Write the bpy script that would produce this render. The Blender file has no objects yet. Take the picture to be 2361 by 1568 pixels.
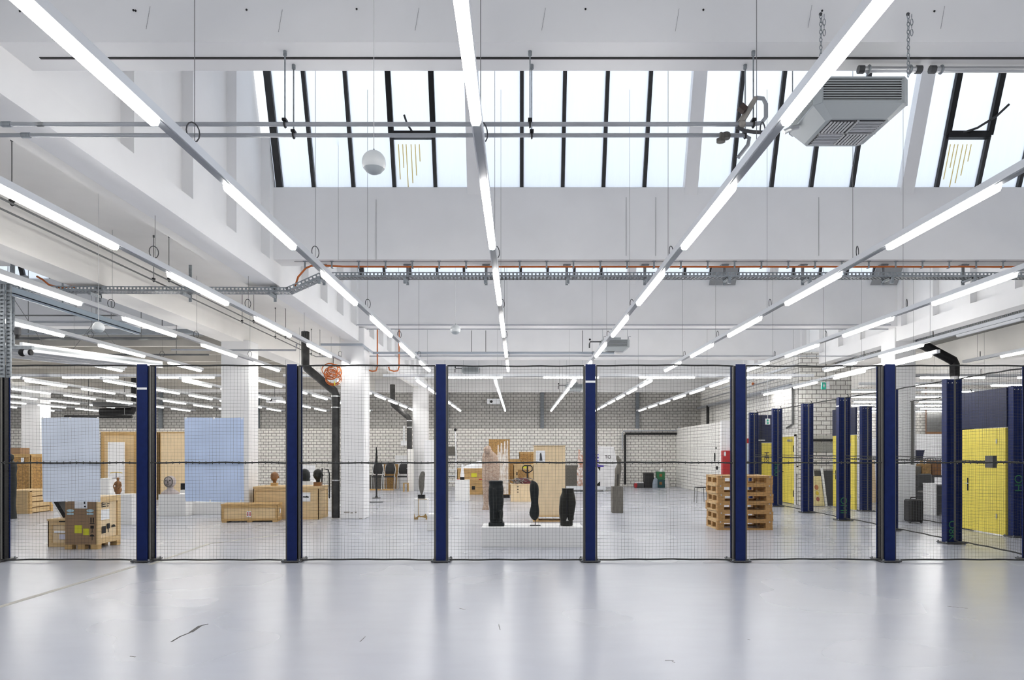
import bpy, math, random
from mathutils import Vector, Matrix, Euler
random.seed(7)
SC = bpy.context.scene
COL = SC.collection
PI = math.pi
EYE = 1.5          # camera height; the camera stands at x = 0, y = 0 and looks along +y

# ------------------------------------------------------------------ camera, sky, exposure
cd = bpy.data.cameras.new('camera'); cam = bpy.data.objects.new('camera', cd); COL.objects.link(cam)
cam.location = (0, 0, EYE); cam.rotation_euler = (PI/2, 0, 0)
cd.sensor_width = 36.0; cd.lens = 1600/2361*36.0
cd.shift_x = -15.5/2361; cd.shift_y = 258/2361
cd.clip_start = 0.05; cd.clip_end = 200
SC.camera = cam
w = bpy.data.worlds.new('overcast_sky'); SC.world = w; w.use_nodes = True
wn = w.node_tree.nodes['Background']
wn.inputs[0].default_value = (0.90, 0.95, 1.0, 1); wn.inputs[1].default_value = 1.45
SC.view_settings.view_transform = 'Standard'; SC.view_settings.look = 'None'
SC.view_settings.gamma = 1.0; SC.view_settings.exposure = 0.1
SC.view_settings.use_curve_mapping = False
LAMP_POWER = 27.0
cy = SC.cycles
cy.max_bounces = 7; cy.diffuse_bounces = 5; cy.glossy_bounces = 3; cy.transmission_bounces = 4; cy.transparent_max_bounces = 12
cy.sample_clamp_indirect = 4.0; cy.caustics_reflective = False; cy.caustics_refractive = False
cy.use_denoising = True; cy.adaptive_threshold = 0.015; cy.filter_width = 1.1

# image measure -> metres (the photograph is 2361 x 1568; horizon row 1042, vanishing column 1196, focal 1600 px)
def gx(px, Y): return (px-1196)*Y/1600
def gz(py, Y): return EYE-(py-1042)*Y/1600
def gy(py): return 1600*EYE/(py-1042)

# ------------------------------------------------------------------ materials
MATS = {}
def mat(name, col, rough=0.5, metal=0.0, var=0.0, scale=4.0, bump=0.0, spec=0.5, stretch=(1,1,1), col2=None, detail=3.0):
    if name in MATS: return MATS[name]
    m = bpy.data.materials.new(name); m.use_nodes = True; nt = m.node_tree; b = nt.nodes['Principled BSDF']
    b.inputs['Base Color'].default_value = (*col, 1); b.inputs['Roughness'].default_value = rough
    b.inputs['Metallic'].default_value = metal; b.inputs['Specular IOR Level'].default_value = spec
    if var > 0 or bump > 0 or col2:
        tc = nt.nodes.new('ShaderNodeTexCoord'); mp = nt.nodes.new('ShaderNodeMapping'); mp.inputs['Scale'].default_value = stretch
        nz = nt.nodes.new('ShaderNodeTexNoise'); nz.inputs['Scale'].default_value = scale; nz.inputs['Detail'].default_value = detail
        nt.links.new(tc.outputs['Object'], mp.inputs[0]); nt.links.new(mp.outputs[0], nz.inputs['Vector'])
        if var > 0 or col2:
            mx = nt.nodes.new('ShaderNodeValToRGB')
            c2 = col2 or tuple(c*(1-var) for c in col)
            mx.color_ramp.elements[0].color = (*c2, 1); mx.color_ramp.elements[1].color = (*col, 1)
            mx.color_ramp.elements[0].position = 0.36; mx.color_ramp.elements[1].position = 0.62
            nt.links.new(nz.outputs['Fac'], mx.inputs[0]); nt.links.new(mx.outputs[0], b.inputs['Base Color'])
        if bump > 0:
            bp = nt.nodes.new('ShaderNodeBump'); bp.inputs['Strength'].default_value = bump; bp.inputs['Distance'].default_value = 0.02
            nt.links.new(nz.outputs['Fac'], bp.inputs['Height']); nt.links.new(bp.outputs[0], b.inputs['Normal'])
    MATS[name] = m
    return m

def brick_mat(name, axis, c1, c2, mortar, bw=0.23, bh=0.121, ms=0.012):
    m = bpy.data.materials.new(name); m.use_nodes = True; nt = m.node_tree; b = nt.nodes['Principled BSDF']
    b.inputs['Roughness'].default_value = 0.75
    tc = nt.nodes.new('ShaderNodeTexCoord'); sp = nt.nodes.new('ShaderNodeSeparateXYZ'); cb = nt.nodes.new('ShaderNodeCombineXYZ')
    nt.links.new(tc.outputs['Object'], sp.inputs[0])
    nt.links.new(sp.outputs[axis], cb.inputs[0]); nt.links.new(sp.outputs[2], cb.inputs[1])
    br = nt.nodes.new('ShaderNodeTexBrick'); br.inputs['Scale'].default_value = 1.0
    br.inputs['Brick Width'].default_value = bw; br.inputs['Row Height'].default_value = bh; br.inputs['Mortar Size'].default_value = ms
    br.inputs['Mortar Smooth'].default_value = 0.2; br.inputs['Bias'].default_value = 0.0
    br.inputs['Color1'].default_value = (*c1, 1); br.inputs['Color2'].default_value = (*c2, 1); br.inputs['Mortar'].default_value = (*mortar, 1)
    nt.links.new(cb.outputs[0], br.inputs['Vector']); nt.links.new(br.outputs['Color'], b.inputs['Base Color'])
    bp = nt.nodes.new('ShaderNodeBump'); bp.inputs['Strength'].default_value = 0.4; bp.inputs['Distance'].default_value = 0.01; bp.invert = True
    nt.links.new(br.outputs['Fac'], bp.inputs['Height']); nt.links.new(bp.outputs[0], b.inputs['Normal'])
    return m

def emit_mat(name, col, s):
    m = bpy.data.materials.new(name); m.use_nodes = True; nt = m.node_tree; nt.nodes.clear()
    e = nt.nodes.new('ShaderNodeEmission'); e.inputs[0].default_value = (*col, 1); e.inputs[1].default_value = s
    o = nt.nodes.new('ShaderNodeOutputMaterial'); nt.links.new(e.outputs[0], o.inputs[0]); return m

def pane_mat(name, streak):
    m = bpy.data.materials.new(name); m.use_nodes = True; nt = m.node_tree; nt.nodes.clear()
    o = nt.nodes.new('ShaderNodeOutputMaterial'); t = nt.nodes.new('ShaderNodeBsdfTransparent'); d = nt.nodes.new('ShaderNodeBsdfTranslucent')
    d.inputs[0].default_value = (0.90, 0.93, 0.98, 1); t.inputs[0].default_value = (0.97, 0.985, 1, 1)
    mx = nt.nodes.new('ShaderNodeMixShader'); tc = nt.nodes.new('ShaderNodeTexCoord'); mp = nt.nodes.new('ShaderNodeMapping')
    mp.inputs['Scale'].default_value = (6, 1, 0.5); nz = nt.nodes.new('ShaderNodeTexNoise'); nz.inputs['Scale'].default_value = 1.4; nz.inputs['Detail'].default_value = 4
    mr = nt.nodes.new('ShaderNodeMapRange'); mr.inputs[1].default_value = 0.35; mr.inputs[2].default_value = 0.7; mr.inputs[3].default_value = 0.96; mr.inputs[4].default_value = streak
    nt.links.new(tc.outputs['Object'], mp.inputs[0]); nt.links.new(mp.outputs[0], nz.inputs['Vector']); nt.links.new(nz.outputs['Fac'], mr.inputs[0])
    nt.links.new(mr.outputs[0], mx.inputs[0]); nt.links.new(t.outputs[0], mx.inputs[1]); nt.links.new(d.outputs[0], mx.inputs[2]); nt.links.new(mx.outputs[0], o.inputs[0])
    return m

def floor_mat():
    m = bpy.data.materials.new('polished_grey_floor'); m.use_nodes = True; nt = m.node_tree; b = nt.nodes['Principled BSDF']
    tc = nt.nodes.new('ShaderNodeTexCoord')
    def noise(s, d, st=(1,1,1)):
        mp = nt.nodes.new('ShaderNodeMapping'); mp.inputs['Scale'].default_value = st
        n = nt.nodes.new('ShaderNodeTexNoise'); n.inputs['Scale'].default_value = s; n.inputs['Detail'].default_value = d
        nt.links.new(tc.outputs['Object'], mp.inputs[0]); nt.links.new(mp.outputs[0], n.inputs['Vector']); return n
    a = noise(0.45, 2); r1 = nt.nodes.new('ShaderNodeValToRGB')
    r1.color_ramp.elements[0].position = 0.32; r1.color_ramp.elements[1].position = 0.68
    r1.color_ramp.elements[0].color = (0.415, 0.43, 0.485, 1); r1.color_ramp.elements[1].color = (0.445, 0.46, 0.505, 1)
    nt.links.new(a.outputs['Fac'], r1.inputs[0])
    c = noise(2.2, 8, (1, 2.5, 1)); r2 = nt.nodes.new('ShaderNodeValToRGB')
    r2.color_ramp.elements[0].position = 0.2; r2.color_ramp.elements[1].position = 0.62
    r2.color_ramp.elements[0].color = (0.8, 0.79, 0.77, 1); r2.color_ramp.elements[1].color = (1, 1, 1, 1)
    nt.links.new(c.outputs['Fac'], r2.inputs[0])
    mx = nt.nodes.new('ShaderNodeMix'); mx.data_type = 'RGBA'; mx.blend_type = 'MULTIPLY'; mx.inputs[0].default_value = 0.18
    nt.links.new(r1.outputs[0], mx.inputs[6]); nt.links.new(r2.outputs[0], mx.inputs[7]); nt.links.new(mx.outputs[2], b.inputs['Base Color'])
    mr = nt.nodes.new('ShaderNodeMapRange'); mr.inputs[1].default_value = 0.3; mr.inputs[2].default_value = 0.7; mr.inputs[3].default_value = 0.235; mr.inputs[4].default_value = 0.29
    nt.links.new(a.outputs['Fac'], mr.inputs[0]); nt.links.new(mr.outputs[0], b.inputs['Roughness'])
    b.inputs['Specular IOR Level'].default_value = 0.4
    return m

WHITE = mat('white_painted_concrete', (0.84, 0.84, 0.845), 0.7, var=0.04, scale=1.3, bump=0.03)
CREAM = mat('cream_painted_concrete', (0.86, 0.845, 0.815), 0.7, var=0.05, scale=1.3)
GREYCEIL = mat('grey_ceiling_sheet', (0.19, 0.188, 0.175), 0.7, var=0.1, scale=2)
FLOOR = floor_mat()
BRICK_WX = brick_mat('white_brick_facing_front', 0, (0.80, 0.78, 0.74), (0.72, 0.705, 0.67), (0.27, 0.26, 0.245))
BRICK_GX = brick_mat('grey_brick_facing_front', 0, (0.47, 0.46, 0.44), (0.40, 0.39, 0.37), (0.17, 0.165, 0.155))
BRICK_WY = brick_mat('white_brick_facing_side', 1, (0.76, 0.75, 0.72), (0.72, 0.71, 0.68), (0.42, 0.41, 0.39))
BRICK_PX = brick_mat('white_block_dark_joints', 0, (0.78, 0.77, 0.73), (0.72, 0.70, 0.66), (0.26, 0.25, 0.23), 0.27, 0.125, 0.012)
BLUE = mat('blue_lacquer', (0.007, 0.018, 0.094), 0.42, var=0.15, scale=9, spec=0.18)
NAVY = mat('dark_navy_sheet', (0.015, 0.021, 0.062), 0.45, var=0.15, scale=5, spec=0.3)
YELLOW = mat('yellow_door_paint', (0.80, 0.67, 0.105), 0.4, var=0.06, scale=3)
BLACK = mat('black_metal', (0.010, 0.010, 0.011), 0.5, spec=0.3)
MULL = mat('dark_window_bar', (0.03, 0.03, 0.032), 0.5, var=0.3, scale=6)
ROPE = mat('dark_rope', (0.035, 0.037, 0.036), 0.8, var=0.4, scale=90)
NETM = mat('grey_net_cord', (0.05, 0.051, 0.049), 0.8)
GALV = mat('galvanised_steel', (0.30, 0.33, 0.355), 0.45, metal=0.35, var=0.3, scale=25)
STEEL = mat('brushed_steel', (0.62, 0.63, 0.64), 0.3, metal=0.8)
ALU = mat('white_aluminium', (0.74, 0.76, 0.79), 0.35, metal=0.15)
PIPE = mat('grey_painted_pipe', (0.38, 0.40, 0.43), 0.35, metal=0.3, var=0.1, scale=6)
DPIPE = mat('dark_steel_pipe', (0.13, 0.135, 0.135), 0.5, var=0.2, scale=6)
BPIPE = mat('black_rain_pipe', (0.018, 0.018, 0.018), 0.55, var=0.5, scale=5, col2=(0.045, 0.045, 0.043))
WIRE = mat('steel_wire', (0.2, 0.2, 0.2), 0.5, metal=0.3)
LAMP = emit_mat('glowing_lamp_diffuser', (1.0, 0.972, 0.93), LAMP_POWER)
RUSTY = bpy.data.materials.new('translucent_rust_stain'); RUSTY.use_nodes = True; RUSTY.node_tree.nodes.clear()
_t = RUSTY.node_tree.nodes.new('ShaderNodeBsdfTranslucent'); _t.inputs[0].default_value = (0.78, 0.68, 0.42, 1); _o = RUSTY.node_tree.nodes.new('ShaderNodeOutputMaterial'); RUSTY.node_tree.links.new(_t.outputs[0], _o.inputs[0])
PANE = pane_mat('dusty_roof_glass', 0.86)
PLASTER = mat('white_plinth_paint', (0.80, 0.80, 0.795), 0.55, var=0.03, scale=3)
PLY = mat('pale_plywood', (0.70, 0.52, 0.29), 0.6, var=0.14, scale=3.2, stretch=(1, 1, 7))
PLYL = mat('light_plywood', (0.76, 0.60, 0.38), 0.6, var=0.1, scale=3.0, stretch=(5, 1, 1))
PINE = mat('honey_pine', (0.56, 0.36, 0.145), 0.6, var=0.25, scale=4, stretch=(1, 1, 9))
PINEL = mat('light_pine_board', (0.66, 0.47, 0.24), 0.6, var=0.2, scale=4, stretch=(1, 1, 9))
OSB = mat('brown_osb_board', (0.44, 0.25, 0.08), 0.65, var=0.4, scale=22)
CARD = mat('brown_cardboard', (0.29, 0.185, 0.105), 0.75, var=0.08, scale=5)
PALLET = mat('pallet_wood', (0.47, 0.265, 0.095), 0.7, var=0.28, scale=5, stretch=(2, 2, 12))
PALLETL = mat('pallet_wood_pale', (0.60, 0.41, 0.20), 0.7, var=0.2, scale=5, stretch=(2, 2, 12))
STONE = mat('dark_green_stone', (0.012, 0.016, 0.017), 0.5, var=0.35, scale=14, bump=0.1, spec=0.3)
BRONZE = mat('dark_bronze', (0.017, 0.017, 0.014), 0.5, var=0.3, scale=12, spec=0.3)
GREYST = mat('grey_brown_stone', (0.15, 0.14, 0.12), 0.5, var=0.35, scale=18, stretch=(3, 3, 1))
PINK = mat('pinkish_terracotta', (0.47, 0.375, 0.30), 0.85, var=0.22, scale=30, bump=0.4, col2=(0.34, 0.235, 0.18))
PAPERW = mat('white_paper', (0.82, 0.83, 0.85), 0.6)
SHEET = mat('pale_blue_sheet', (0.76, 0.83, 0.95), 0.6, var=0.10, scale=1.6)
SHEET2 = mat('mid_blue_sheet', (0.58, 0.70, 0.93), 0.6, var=0.13, scale=1.6)
RED = mat('red_cabinet_paint', (0.42, 0.03, 0.035), 0.45)
GREENINK = mat('green_marker_paint', (0.02, 0.17, 0.075), 0.6)
GREEN = mat('green_plastic', (0.02, 0.14, 0.05), 0.45)
ORANGE = mat('orange_cable_sheath', (0.50, 0.13, 0.025), 0.5)
CONC = mat('grey_stone_block', (0.15, 0.142, 0.125), 0.75, var=0.25, scale=9, stretch=(5, 5, 0.6))
WOODBR = mat('brown_carved_wood', (0.26, 0.115, 0.035), 0.5, var=0.3, scale=8)
STICK = mat('yellow_sticker', (0.62, 0.60, 0.03), 0.6)
HANDLE = mat('pale_blue_plastic', (0.45, 0.62, 0.68), 0.3)
HEATER = mat('light_grey_enamel', (0.36, 0.39, 0.405), 0.45)
HEATD = mat('heater_core_metal', (0.05, 0.052, 0.055), 0.5)
RUBBER = mat('black_plastic', (0.012, 0.012, 0.013), 0.55)
PRINT = mat('violet_print', (0.09, 0.06, 0.36), 0.5)
DGREY = mat('dark_grey_plastic', (0.06, 0.062, 0.066), 0.5)
SEAM = mat('floor_joint_filler', (0.40, 0.385, 0.345), 0.5)
SCRATCH = mat('dark_floor_scratch', (0.06, 0.058, 0.055), 0.6)

# ------------------------------------------------------------------ mesh helpers
class MB:
    def __init__(s): s.v = []; s.f = []; s.mi = []; s.cur = 0
    def m(s, i): s.cur = i; return s
    def face(s, idx): s.f.append(tuple(idx)); s.mi.append(s.cur)
    def hexa(s, P):
        b = len(s.v); s.v += [tuple(p) for p in P]
        for q in ((0,3,2,1),(4,5,6,7),(0,1,5,4),(1,2,6,5),(2,3,7,6),(3,0,4,7)): s.face([b+i for i in q])
        return s
    def box(s, x0, y0, z0, x1, y1, z1):
        x0, x1 = min(x0,x1), max(x0,x1); y0, y1 = min(y0,y1), max(y0,y1); z0, z1 = min(z0,z1), max(z0,z1)
        return s.hexa([(x0,y0,z0),(x1,y0,z0),(x1,y1,z0),(x0,y1,z0),(x0,y0,z1),(x1,y0,z1),(x1,y1,z1),(x0,y1,z1)])
    def obox(s, c, size, rot=(0,0,0)):
        M = Matrix.Translation(Vector(c)) @ Euler(rot).to_matrix().to_4x4(); a, b, d = size[0]/2, size[1]/2, size[2]/2
        return s.hexa([M @ Vector(p) for p in ((-a,-b,-d),(a,-b,-d),(a,b,-d),(-a,b,-d),(-a,-b,d),(a,-b,d),(a,b,d),(-a,b,d))])
    def bar(s, p, q, wid, th, up=(0,0,1)):
        p, q = Vector(p), Vector(q); d = (q-p).normalized(); u = Vector(up)
        sd = d.cross(u)
        if sd.length < 1e-4: sd = d.cross(Vector((1,0,0)))
        sd.normalize(); u = sd.cross(d); a, b = sd*wid/2, u*th/2
        return s.hexa([p-a-b, p+a-b, q+a-b, q-a-b, p-a+b, p+a+b, q+a+b, q-a+b])
    def rings(s, R, caps=True, closed=False):
        n = len(R[0]); b = len(s.v)
        for r in R: s.v += [tuple(p) for p in r]
        k = len(R)
        for i in range(k if closed else k-1):
            j = (i+1) % k
            for a in range(n):
                c = (a+1) % n; s.face((b+i*n+a, b+i*n+c, b+j*n+c, b+j*n+a))
        if caps and not closed:
            s.face([b+a for a in reversed(range(n))]); s.face([b+(k-1)*n+a for a in range(n)])
        return s
    def tube(s, pts, r, n=8, closed=False, caps=True):
        pts = [Vector(p) for p in pts]; R = []; k = len(pts); ref = None
        for i, p in enumerate(pts):
            a = pts[(i-1) % k] if (closed or i > 0) else p; c = pts[(i+1) % k] if (closed or i < k-1) else p
            d = (c-a).normalized()
            if ref is None or abs(ref.dot(d)) > 0.97:
                ref = Vector((0,0,1)) if abs(d.z) < 0.9 else Vector((1,0,0))
            u = d.cross(ref).normalized(); v = u.cross(d); ref = v
            rr = r[i] if isinstance(r, (list, tuple)) else r
            R.append([p+u*rr*math.cos(2*PI*t/n)+v*rr*math.sin(2*PI*t/n) for t in range(n)])
        return s.rings(R, caps, closed)
    def blob(s, prof, n=20, sq=1.0):
        R = []
        for z, cx, cyy, rx, ry in prof:
            ring = []
            for t in range(n):
                a = 2*PI*t/n; c, d = math.cos(a), math.sin(a)
                if sq != 1.0:
                    c = math.copysign(abs(c)**sq, c); d = math.copysign(abs(d)**sq, d)
                ring.append((cx+rx*c, cyy+ry*d, z))
            R.append(ring)
        return s.rings(R)
    def ball(s, c, r, n=24, k=14, sz=1.0):
        return s.blob([(c[2]-r*sz*math.cos(PI*(i+0.02)/(k)) if 0 < i < k else c[2]-r*sz*math.cos(PI*i/k), c[0], c[1], max(r*math.sin(PI*i/k), 0.002), max(r*math.sin(PI*i/k), 0.002)) for i in range(k+1)], n)
    def build(s, name, m, parent=None, loc=None, smooth=False, bevel=0.0, remesh=0.0, rot=None):
        me = bpy.data.meshes.new(name); me.from_pydata(s.v, [], s.f)
        for x in (m if isinstance(m, (list, tuple)) else [m]): me.materials.append(x)
        if any(s.mi): me.polygons.foreach_set('material_index', s.mi)
        if smooth:
            me.polygons.foreach_set('use_smooth', [True]*len(me.polygons)); me.set_sharp_from_angle(angle=math.radians(38))
        me.update(); o = bpy.data.objects.new(name, me); COL.objects.link(o)
        if parent: o.parent = parent
        if loc: o.location = loc
        if rot: o.rotation_euler = rot
        if remesh:
            md = o.modifiers.new('union', 'REMESH'); md.mode = 'VOXEL'; md.voxel_size = remesh; md.use_smooth_shade = True
            sm = o.modifiers.new('soften', 'SMOOTH'); sm.factor = 0.5; sm.iterations = 4
        if bevel:
            md = o.modifiers.new('edge', 'BEVEL'); md.width = bevel; md.segments = 1; md.limit_method = 'ANGLE'
        return o

def tag(o, label, cat, group=None, kind=None):
    o['label'] = label; o['category'] = cat
    if group: o['group'] = group
    if kind: o['kind'] = kind
    return o
def thing(name, label, cat, loc=(0,0,0), rz=0.0, group=None):
    o = bpy.data.objects.new(name, None); o.empty_display_size = 0.1; COL.objects.link(o)
    o.location = loc; o.rotation_euler = (0, 0, rz); return tag(o, label, cat, group)
def struct(name, mb, m, label, parent=None, **k):
    o = mb.build(name, m, parent, **k)
    if parent is None: o['kind'] = 'structure'; o['label'] = label
    return o
def dup(o, parent=None):
    c = o.copy(); COL.objects.link(c); c.parent = parent
    for ch in list(o.children): dup(ch, c)
    return c
def text(name, body, size, m, parent, loc, rot, ext=0.002):
    cu = bpy.data.curves.new(name, 'FONT'); cu.body = body; cu.size = size; cu.extrude = ext; cu.align_x = 'CENTER'; cu.align_y = 'CENTER'
    cu.materials.append(m); tmp = bpy.data.objects.new(name+'_outline', cu); me = bpy.data.meshes.new_from_object(tmp); bpy.data.objects.remove(tmp)
    o = bpy.data.objects.new(name, me); COL.objects.link(o); o.parent = parent; o.location = loc; o.rotation_euler = rot
    return o
ORD = ['first','second','third','fourth','fifth','sixth','seventh','eighth','ninth','tenth','eleventh','twelfth','thirteenth']

# ------------------------------------------------------------------ the hall
ROWS = [-5.95, -0.6, 4.74, 10.1, 15.45, 20.8, 26.15]
NL, NR = -3.57, 8.43            # inner faces of the long beams of the middle nave
ZS, ZB = 4.30, 3.97             # soffit of the cross beams, of the long beams
struct('floor', MB().box(-24, -6.8, -0.2, 24, 33.5, 0), FLOOR, 'pale grey polished floor of the whole hall')
fl = bpy.data.objects['floor']
MB().bar((gx(-40,6.5), 6.5, 0.001), (gx(310,gy(1306)), gy(1306), 0.001), 0.07, 0.002).bar((gx(345,gy(1302)), gy(1302), 0.001), (gx(480,11.3), 11.3, 0.001), 0.06, 0.002)\
    .bar((gx(480,11.3), 11.3, 0.001), (gx(640,12.5), 12.5, 0.001), 0.04, 0.002).build('joint_line', SEAM, fl)
sm = MB()
pp = [(395,1480),(415,1468),(440,1458),(462,1443),(480,1439)]
for a, b in zip(pp, pp[1:]): sm.bar((gx(a[0],gy(a[1])), gy(a[1]), 0.001), (gx(b[0],gy(b[1])), gy(b[1]), 0.001), 0.012 if a[0] != 440 else 0.03, 0.002)
sm.build('scratch', SCRATCH, fl)
sm = MB()
for (xa, ya, xb, yb, wd) in ((1060,1403,1072,1405,0.012), (1533,1523,1553,1523,0.006), (1550,1525,1556,1528,0.006), (2184,1398,2232,1403,0.008), (1724,1475,1729,1476,0.01), (300,1513,312,1515,0.01), (1150,1440,1153,1452,0.005), (830,1480,842,1468,0.005)): sm.bar((gx(xa,gy(ya)), gy(ya), 0.001), (gx(xb,gy(yb)), gy(yb), 0.001), wd, 0.002)
sm.build('scuff', mat('grey_floor_scuff', (0.22, 0.215, 0.21), 0.6), fl)

def solid_wall(name, b, m, label): return struct(name, b, m, label)
solid_wall('wall_rear', MB().box(-24, -7.1, 0, 24, -6.8, 5.4), WHITE, 'white wall behind the camera')
solid_wall('wall_left', MB().box(-24.3, -7, 0, -24, 33.5, 4.6), WHITE, 'white wall closing the hall on the far left side')
solid_wall('wall_right', MB().box(24, -7, 0, 24.3, 33.5, 4.7), WHITE, 'white wall closing the right side hall')
FW = 30.0
solid_wall('wall_back_lower', MB().box(-24, FW, 0, 7.9, FW+0.3, 2.51), BRICK_WX, 'white painted lower brick wall at the far end')
solid_wall('wall_back_upper', MB().box(-24, FW+0.1, 2.51, 7.9, FW+0.4, 4.12), BRICK_GX, 'bare grey upper brick wall at the far end')
solid_wall('beam_back', MB().box(-24, FW-0.25, 4.07, 8.6, FW+0.5, 7.2), WHITE, 'white beam above the far brick wall')
for i, x in enumerate((-15.5, -11.3, -7.2, -3.1, 1.01, 5.14)):
    struct('trim_%d' % (i+1), MB().box(x-0.075, FW-0.02, 2.51, x+0.075, FW+0.12, 4.07), mat('dark_grey_steel', (0.15, 0.17, 0.19), 0.5), 'dark grey steel post on the upper far wall, %s from the dark end' % ORD[i])
solid_wall('wall_right_far', MB().box(7.9, 19.6, 0, 8.4, 30.3, 4.3), BRICK_WY, 'white brick side wall at the far right')
solid_wall('wall_right_end', MB().box(7.9, 19.5, 0, 9.35, 19.62, 4.3), BRICK_PX, 'white block wall end facing the cage')
solid_wall('wall_low_enclosure', MB().box(6.8, 23.2, 0, 7.9, 30, 2.51), [BRICK_WY], 'low white brick enclosure in the far right corner')
solid_wall('wall_enclosure_end', MB().box(6.74, 23.08, 0, 7.9, 23.2, 2.55), WHITE, 'white end of the low brick enclosure')
solid_wall('wall_right_back', MB().box(9.35, 31, 0, 24, 31.3, 5), BRICK_WX, 'brick end wall of the right side hall')
solid_wall('wall_right_divider', MB().box(9.2, 19.62, 0, 9.35, 31.2, 4.3), WHITE, 'white wall between the hall and the side hall')

def beam_row(x0, x1, y, tagname, n, seam=None):
    struct('beam_%s_%d' % (tagname, n), MB().box(x0, y, ZS, x1, y+0.36, 5.2), WHITE, 'white concrete cross beam of the %s roof, %s from the camera end' % (tagname, ORD[n]))
def roof_bay(x0, x1, y, tagname, n):
    yb = y-5.35+0.36
    struct('ceiling_%s_%d' % (tagname, n), MB().hexa([(x0,yb-0.36,5.2),(x1,yb-0.36,5.2),(x1,y-0.72,7.16),(x0,y-0.72,7.16),(x0,yb-0.36,5.35),(x1,yb-0.36,5.35),(x1,y-0.72,7.4),(x0,y-0.72,7.4)]), WHITE, 'white sloping roof slab of the %s roof, %s bay from the camera end' % (tagname, ORD[n]))
MUL = [-3.5, -3.0, -2.42, -1.82, -1.22, 0.044, 0.644, 1.24, 1.84, 3.12, 3.70, 4.28, 4.88, 6.12, 6.72, 7.32, 7.92]
POSTS = [-0.655, 2.505, 5.65]
def sk(y, t): return (y-0.72*t, 5.2+1.96*t)
WCOUNT = [0]
def skylight(x0, x1, y, mulls, posts, vents, desc):
    WCOUNT[0] += 1
    wdw = bpy.data.objects.new('window_%d' % WCOUNT[0], None); COL.objects.link(wdw); wdw['kind'] = 'structure'; wdw['label'] = 'sloping roof glazing %s' % desc
    a, b = sk(y+0.16, 0), sk(y+0.16, 1)
    MB().hexa([(x0,a[0],a[1]),(x1,a[0],a[1]),(x1,a[0]+0.012,a[1]),(x0,a[0]+0.012,a[1]),(x0,b[0],b[1]),(x1,b[0],b[1]),(x1,b[0]+0.012,b[1]),(x0,b[0]+0.012,b[1])]).build('pane', PANE, wdw)
    mb = MB()
    for x in mulls:
        big = 0.095 if (x < -3.4) else 0.052
        mb.bar((x, a[0]-0.02, a[1]), (x, b[0]-0.02, b[1]), big, 0.07, (0,-1,0))
    mb.build('mullion', MULL, wdw)
    mb = MB()
    for x in posts: mb.bar((x, a[0]-0.07, a[1]), (x, b[0]-0.07, b[1]), 0.19, 0.14, (0,-1,0))
    if posts: mb.build('frame', WHITE, wdw)
    for (xa, xb, t) in vents:
        p = sk(y+0.16, t); q = sk(y+0.16, 0.02); e = MB()
        e.bar((xa, p[0]-0.05, p[1]), (xb, p[0]-0.05, p[1]), 0.08, 0.095, (0,0,1))
        for x in (xa, xb): e.bar((x, p[0]-0.05, p[1]), (x, b[0]-0.05, b[1]), 0.075, 0.06, (0,-1,0))
        e.build('sash', BLACK, wdw)
        h = MB()
        if xa > 5: h.tube([((xa+xb)/2-0.1, p[0]-0.08, p[1]+0.02), ((xa+xb)/2+0.08, p[0]-0.12, p[1]+0.07), ((xa+xb)/2+0.3, p[0]-0.2, p[1]+0.2), ((xa+xb)/2+0.44, p[0]-0.25, p[1]+0.34)], 0.016, 7)
        else: h.tube([((xa+xb)/2, p[0]-0.09, p[1]+0.04), ((xa+xb)/2-0.06, p[0]-0.13, p[1]+0.12), ((xa+xb)/2-0.1, p[0]-0.15, p[1]+0.24)], 0.014, 6)
        h.build('handle', MULL, wdw)
        s2 = MB()
        for k, xx in enumerate((0.06, 0.12, 0.17, 0.24, 0.3, 0.36)):
            L = (0.45, 0.3, 0.62, 0.5, 0.4, 0.22)[k]; r = sk(y+0.16, t-0.05); u = sk(y+0.16, max(t-0.05-L*0.5, 0.03))
            s2.bar((xa+xx+0.03, r[0]-0.012, r[1]), (xa+xx+0.03, u[0]-0.012, u[1]), 0.014, 0.002, (0,-1,0))
        s2.build('rust_streak', RUSTY, wdw)
    return wdw
for n, y in enumerate(ROWS):
    beam_row(NL, NR, y, 'middle', n); beam_row(-18.7, -6.65, y, 'side', n)
    if n:
        roof_bay(NL-0.3, NR+0.3, y, 'middle', n); roof_bay(-18.9, -6.5, y, 'side', n)
        vents = {3: [(-1.82, -1.22, 0.42), (6.12, 6.72, 0.42)], }.get(n, [])
        skylight(NL, NR, y, MUL, POSTS, vents, 'over the middle nave, %s row from the camera end' % ORD[n])
        if n == 4:
            for q, (xa, xb) in enumerate(((4.22, 4.8), (7.8, 8.38))): MB().hexa([(xa,y-0.08,5.2),(xb,y-0.08,5.2),(xb,y-0.05,5.2),(xa,y-0.05,5.2),(xa,y-0.55,5.85),(xb,y-0.55,5.85),(xb,y-0.52,5.85),(xa,y-0.52,5.85)]).build('open_sash', mat('grey_sash', (0.28, 0.29, 0.3), 0.5), bpy.data.objects['window_%d' % (WCOUNT[0])])
        skylight(-18.7, -6.65, y, [-18+0.63*i for i in range(18)], [-9.8, -13, -16.2], [], 'over the left nave, %s row from the camera end' % ORD[n])
# last bays up to the far wall
for nm, x0, x1 in (('middle', NL-0.3, NR+0.3), ('side', -18.9, -6.5)):
    struct('ceiling_%s_end' % nm, MB().hexa([(x0,26.15,5.2),(x1,26.15,5.2),(x1,FW,6.9),(x0,FW,6.9),(x0,26.15,5.35),(x1,26.15,5.35),(x1,FW,7.1),(x0,FW,7.1)]), WHITE, 'white sloping roof slab of the %s roof beside the far wall' % nm)
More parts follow.
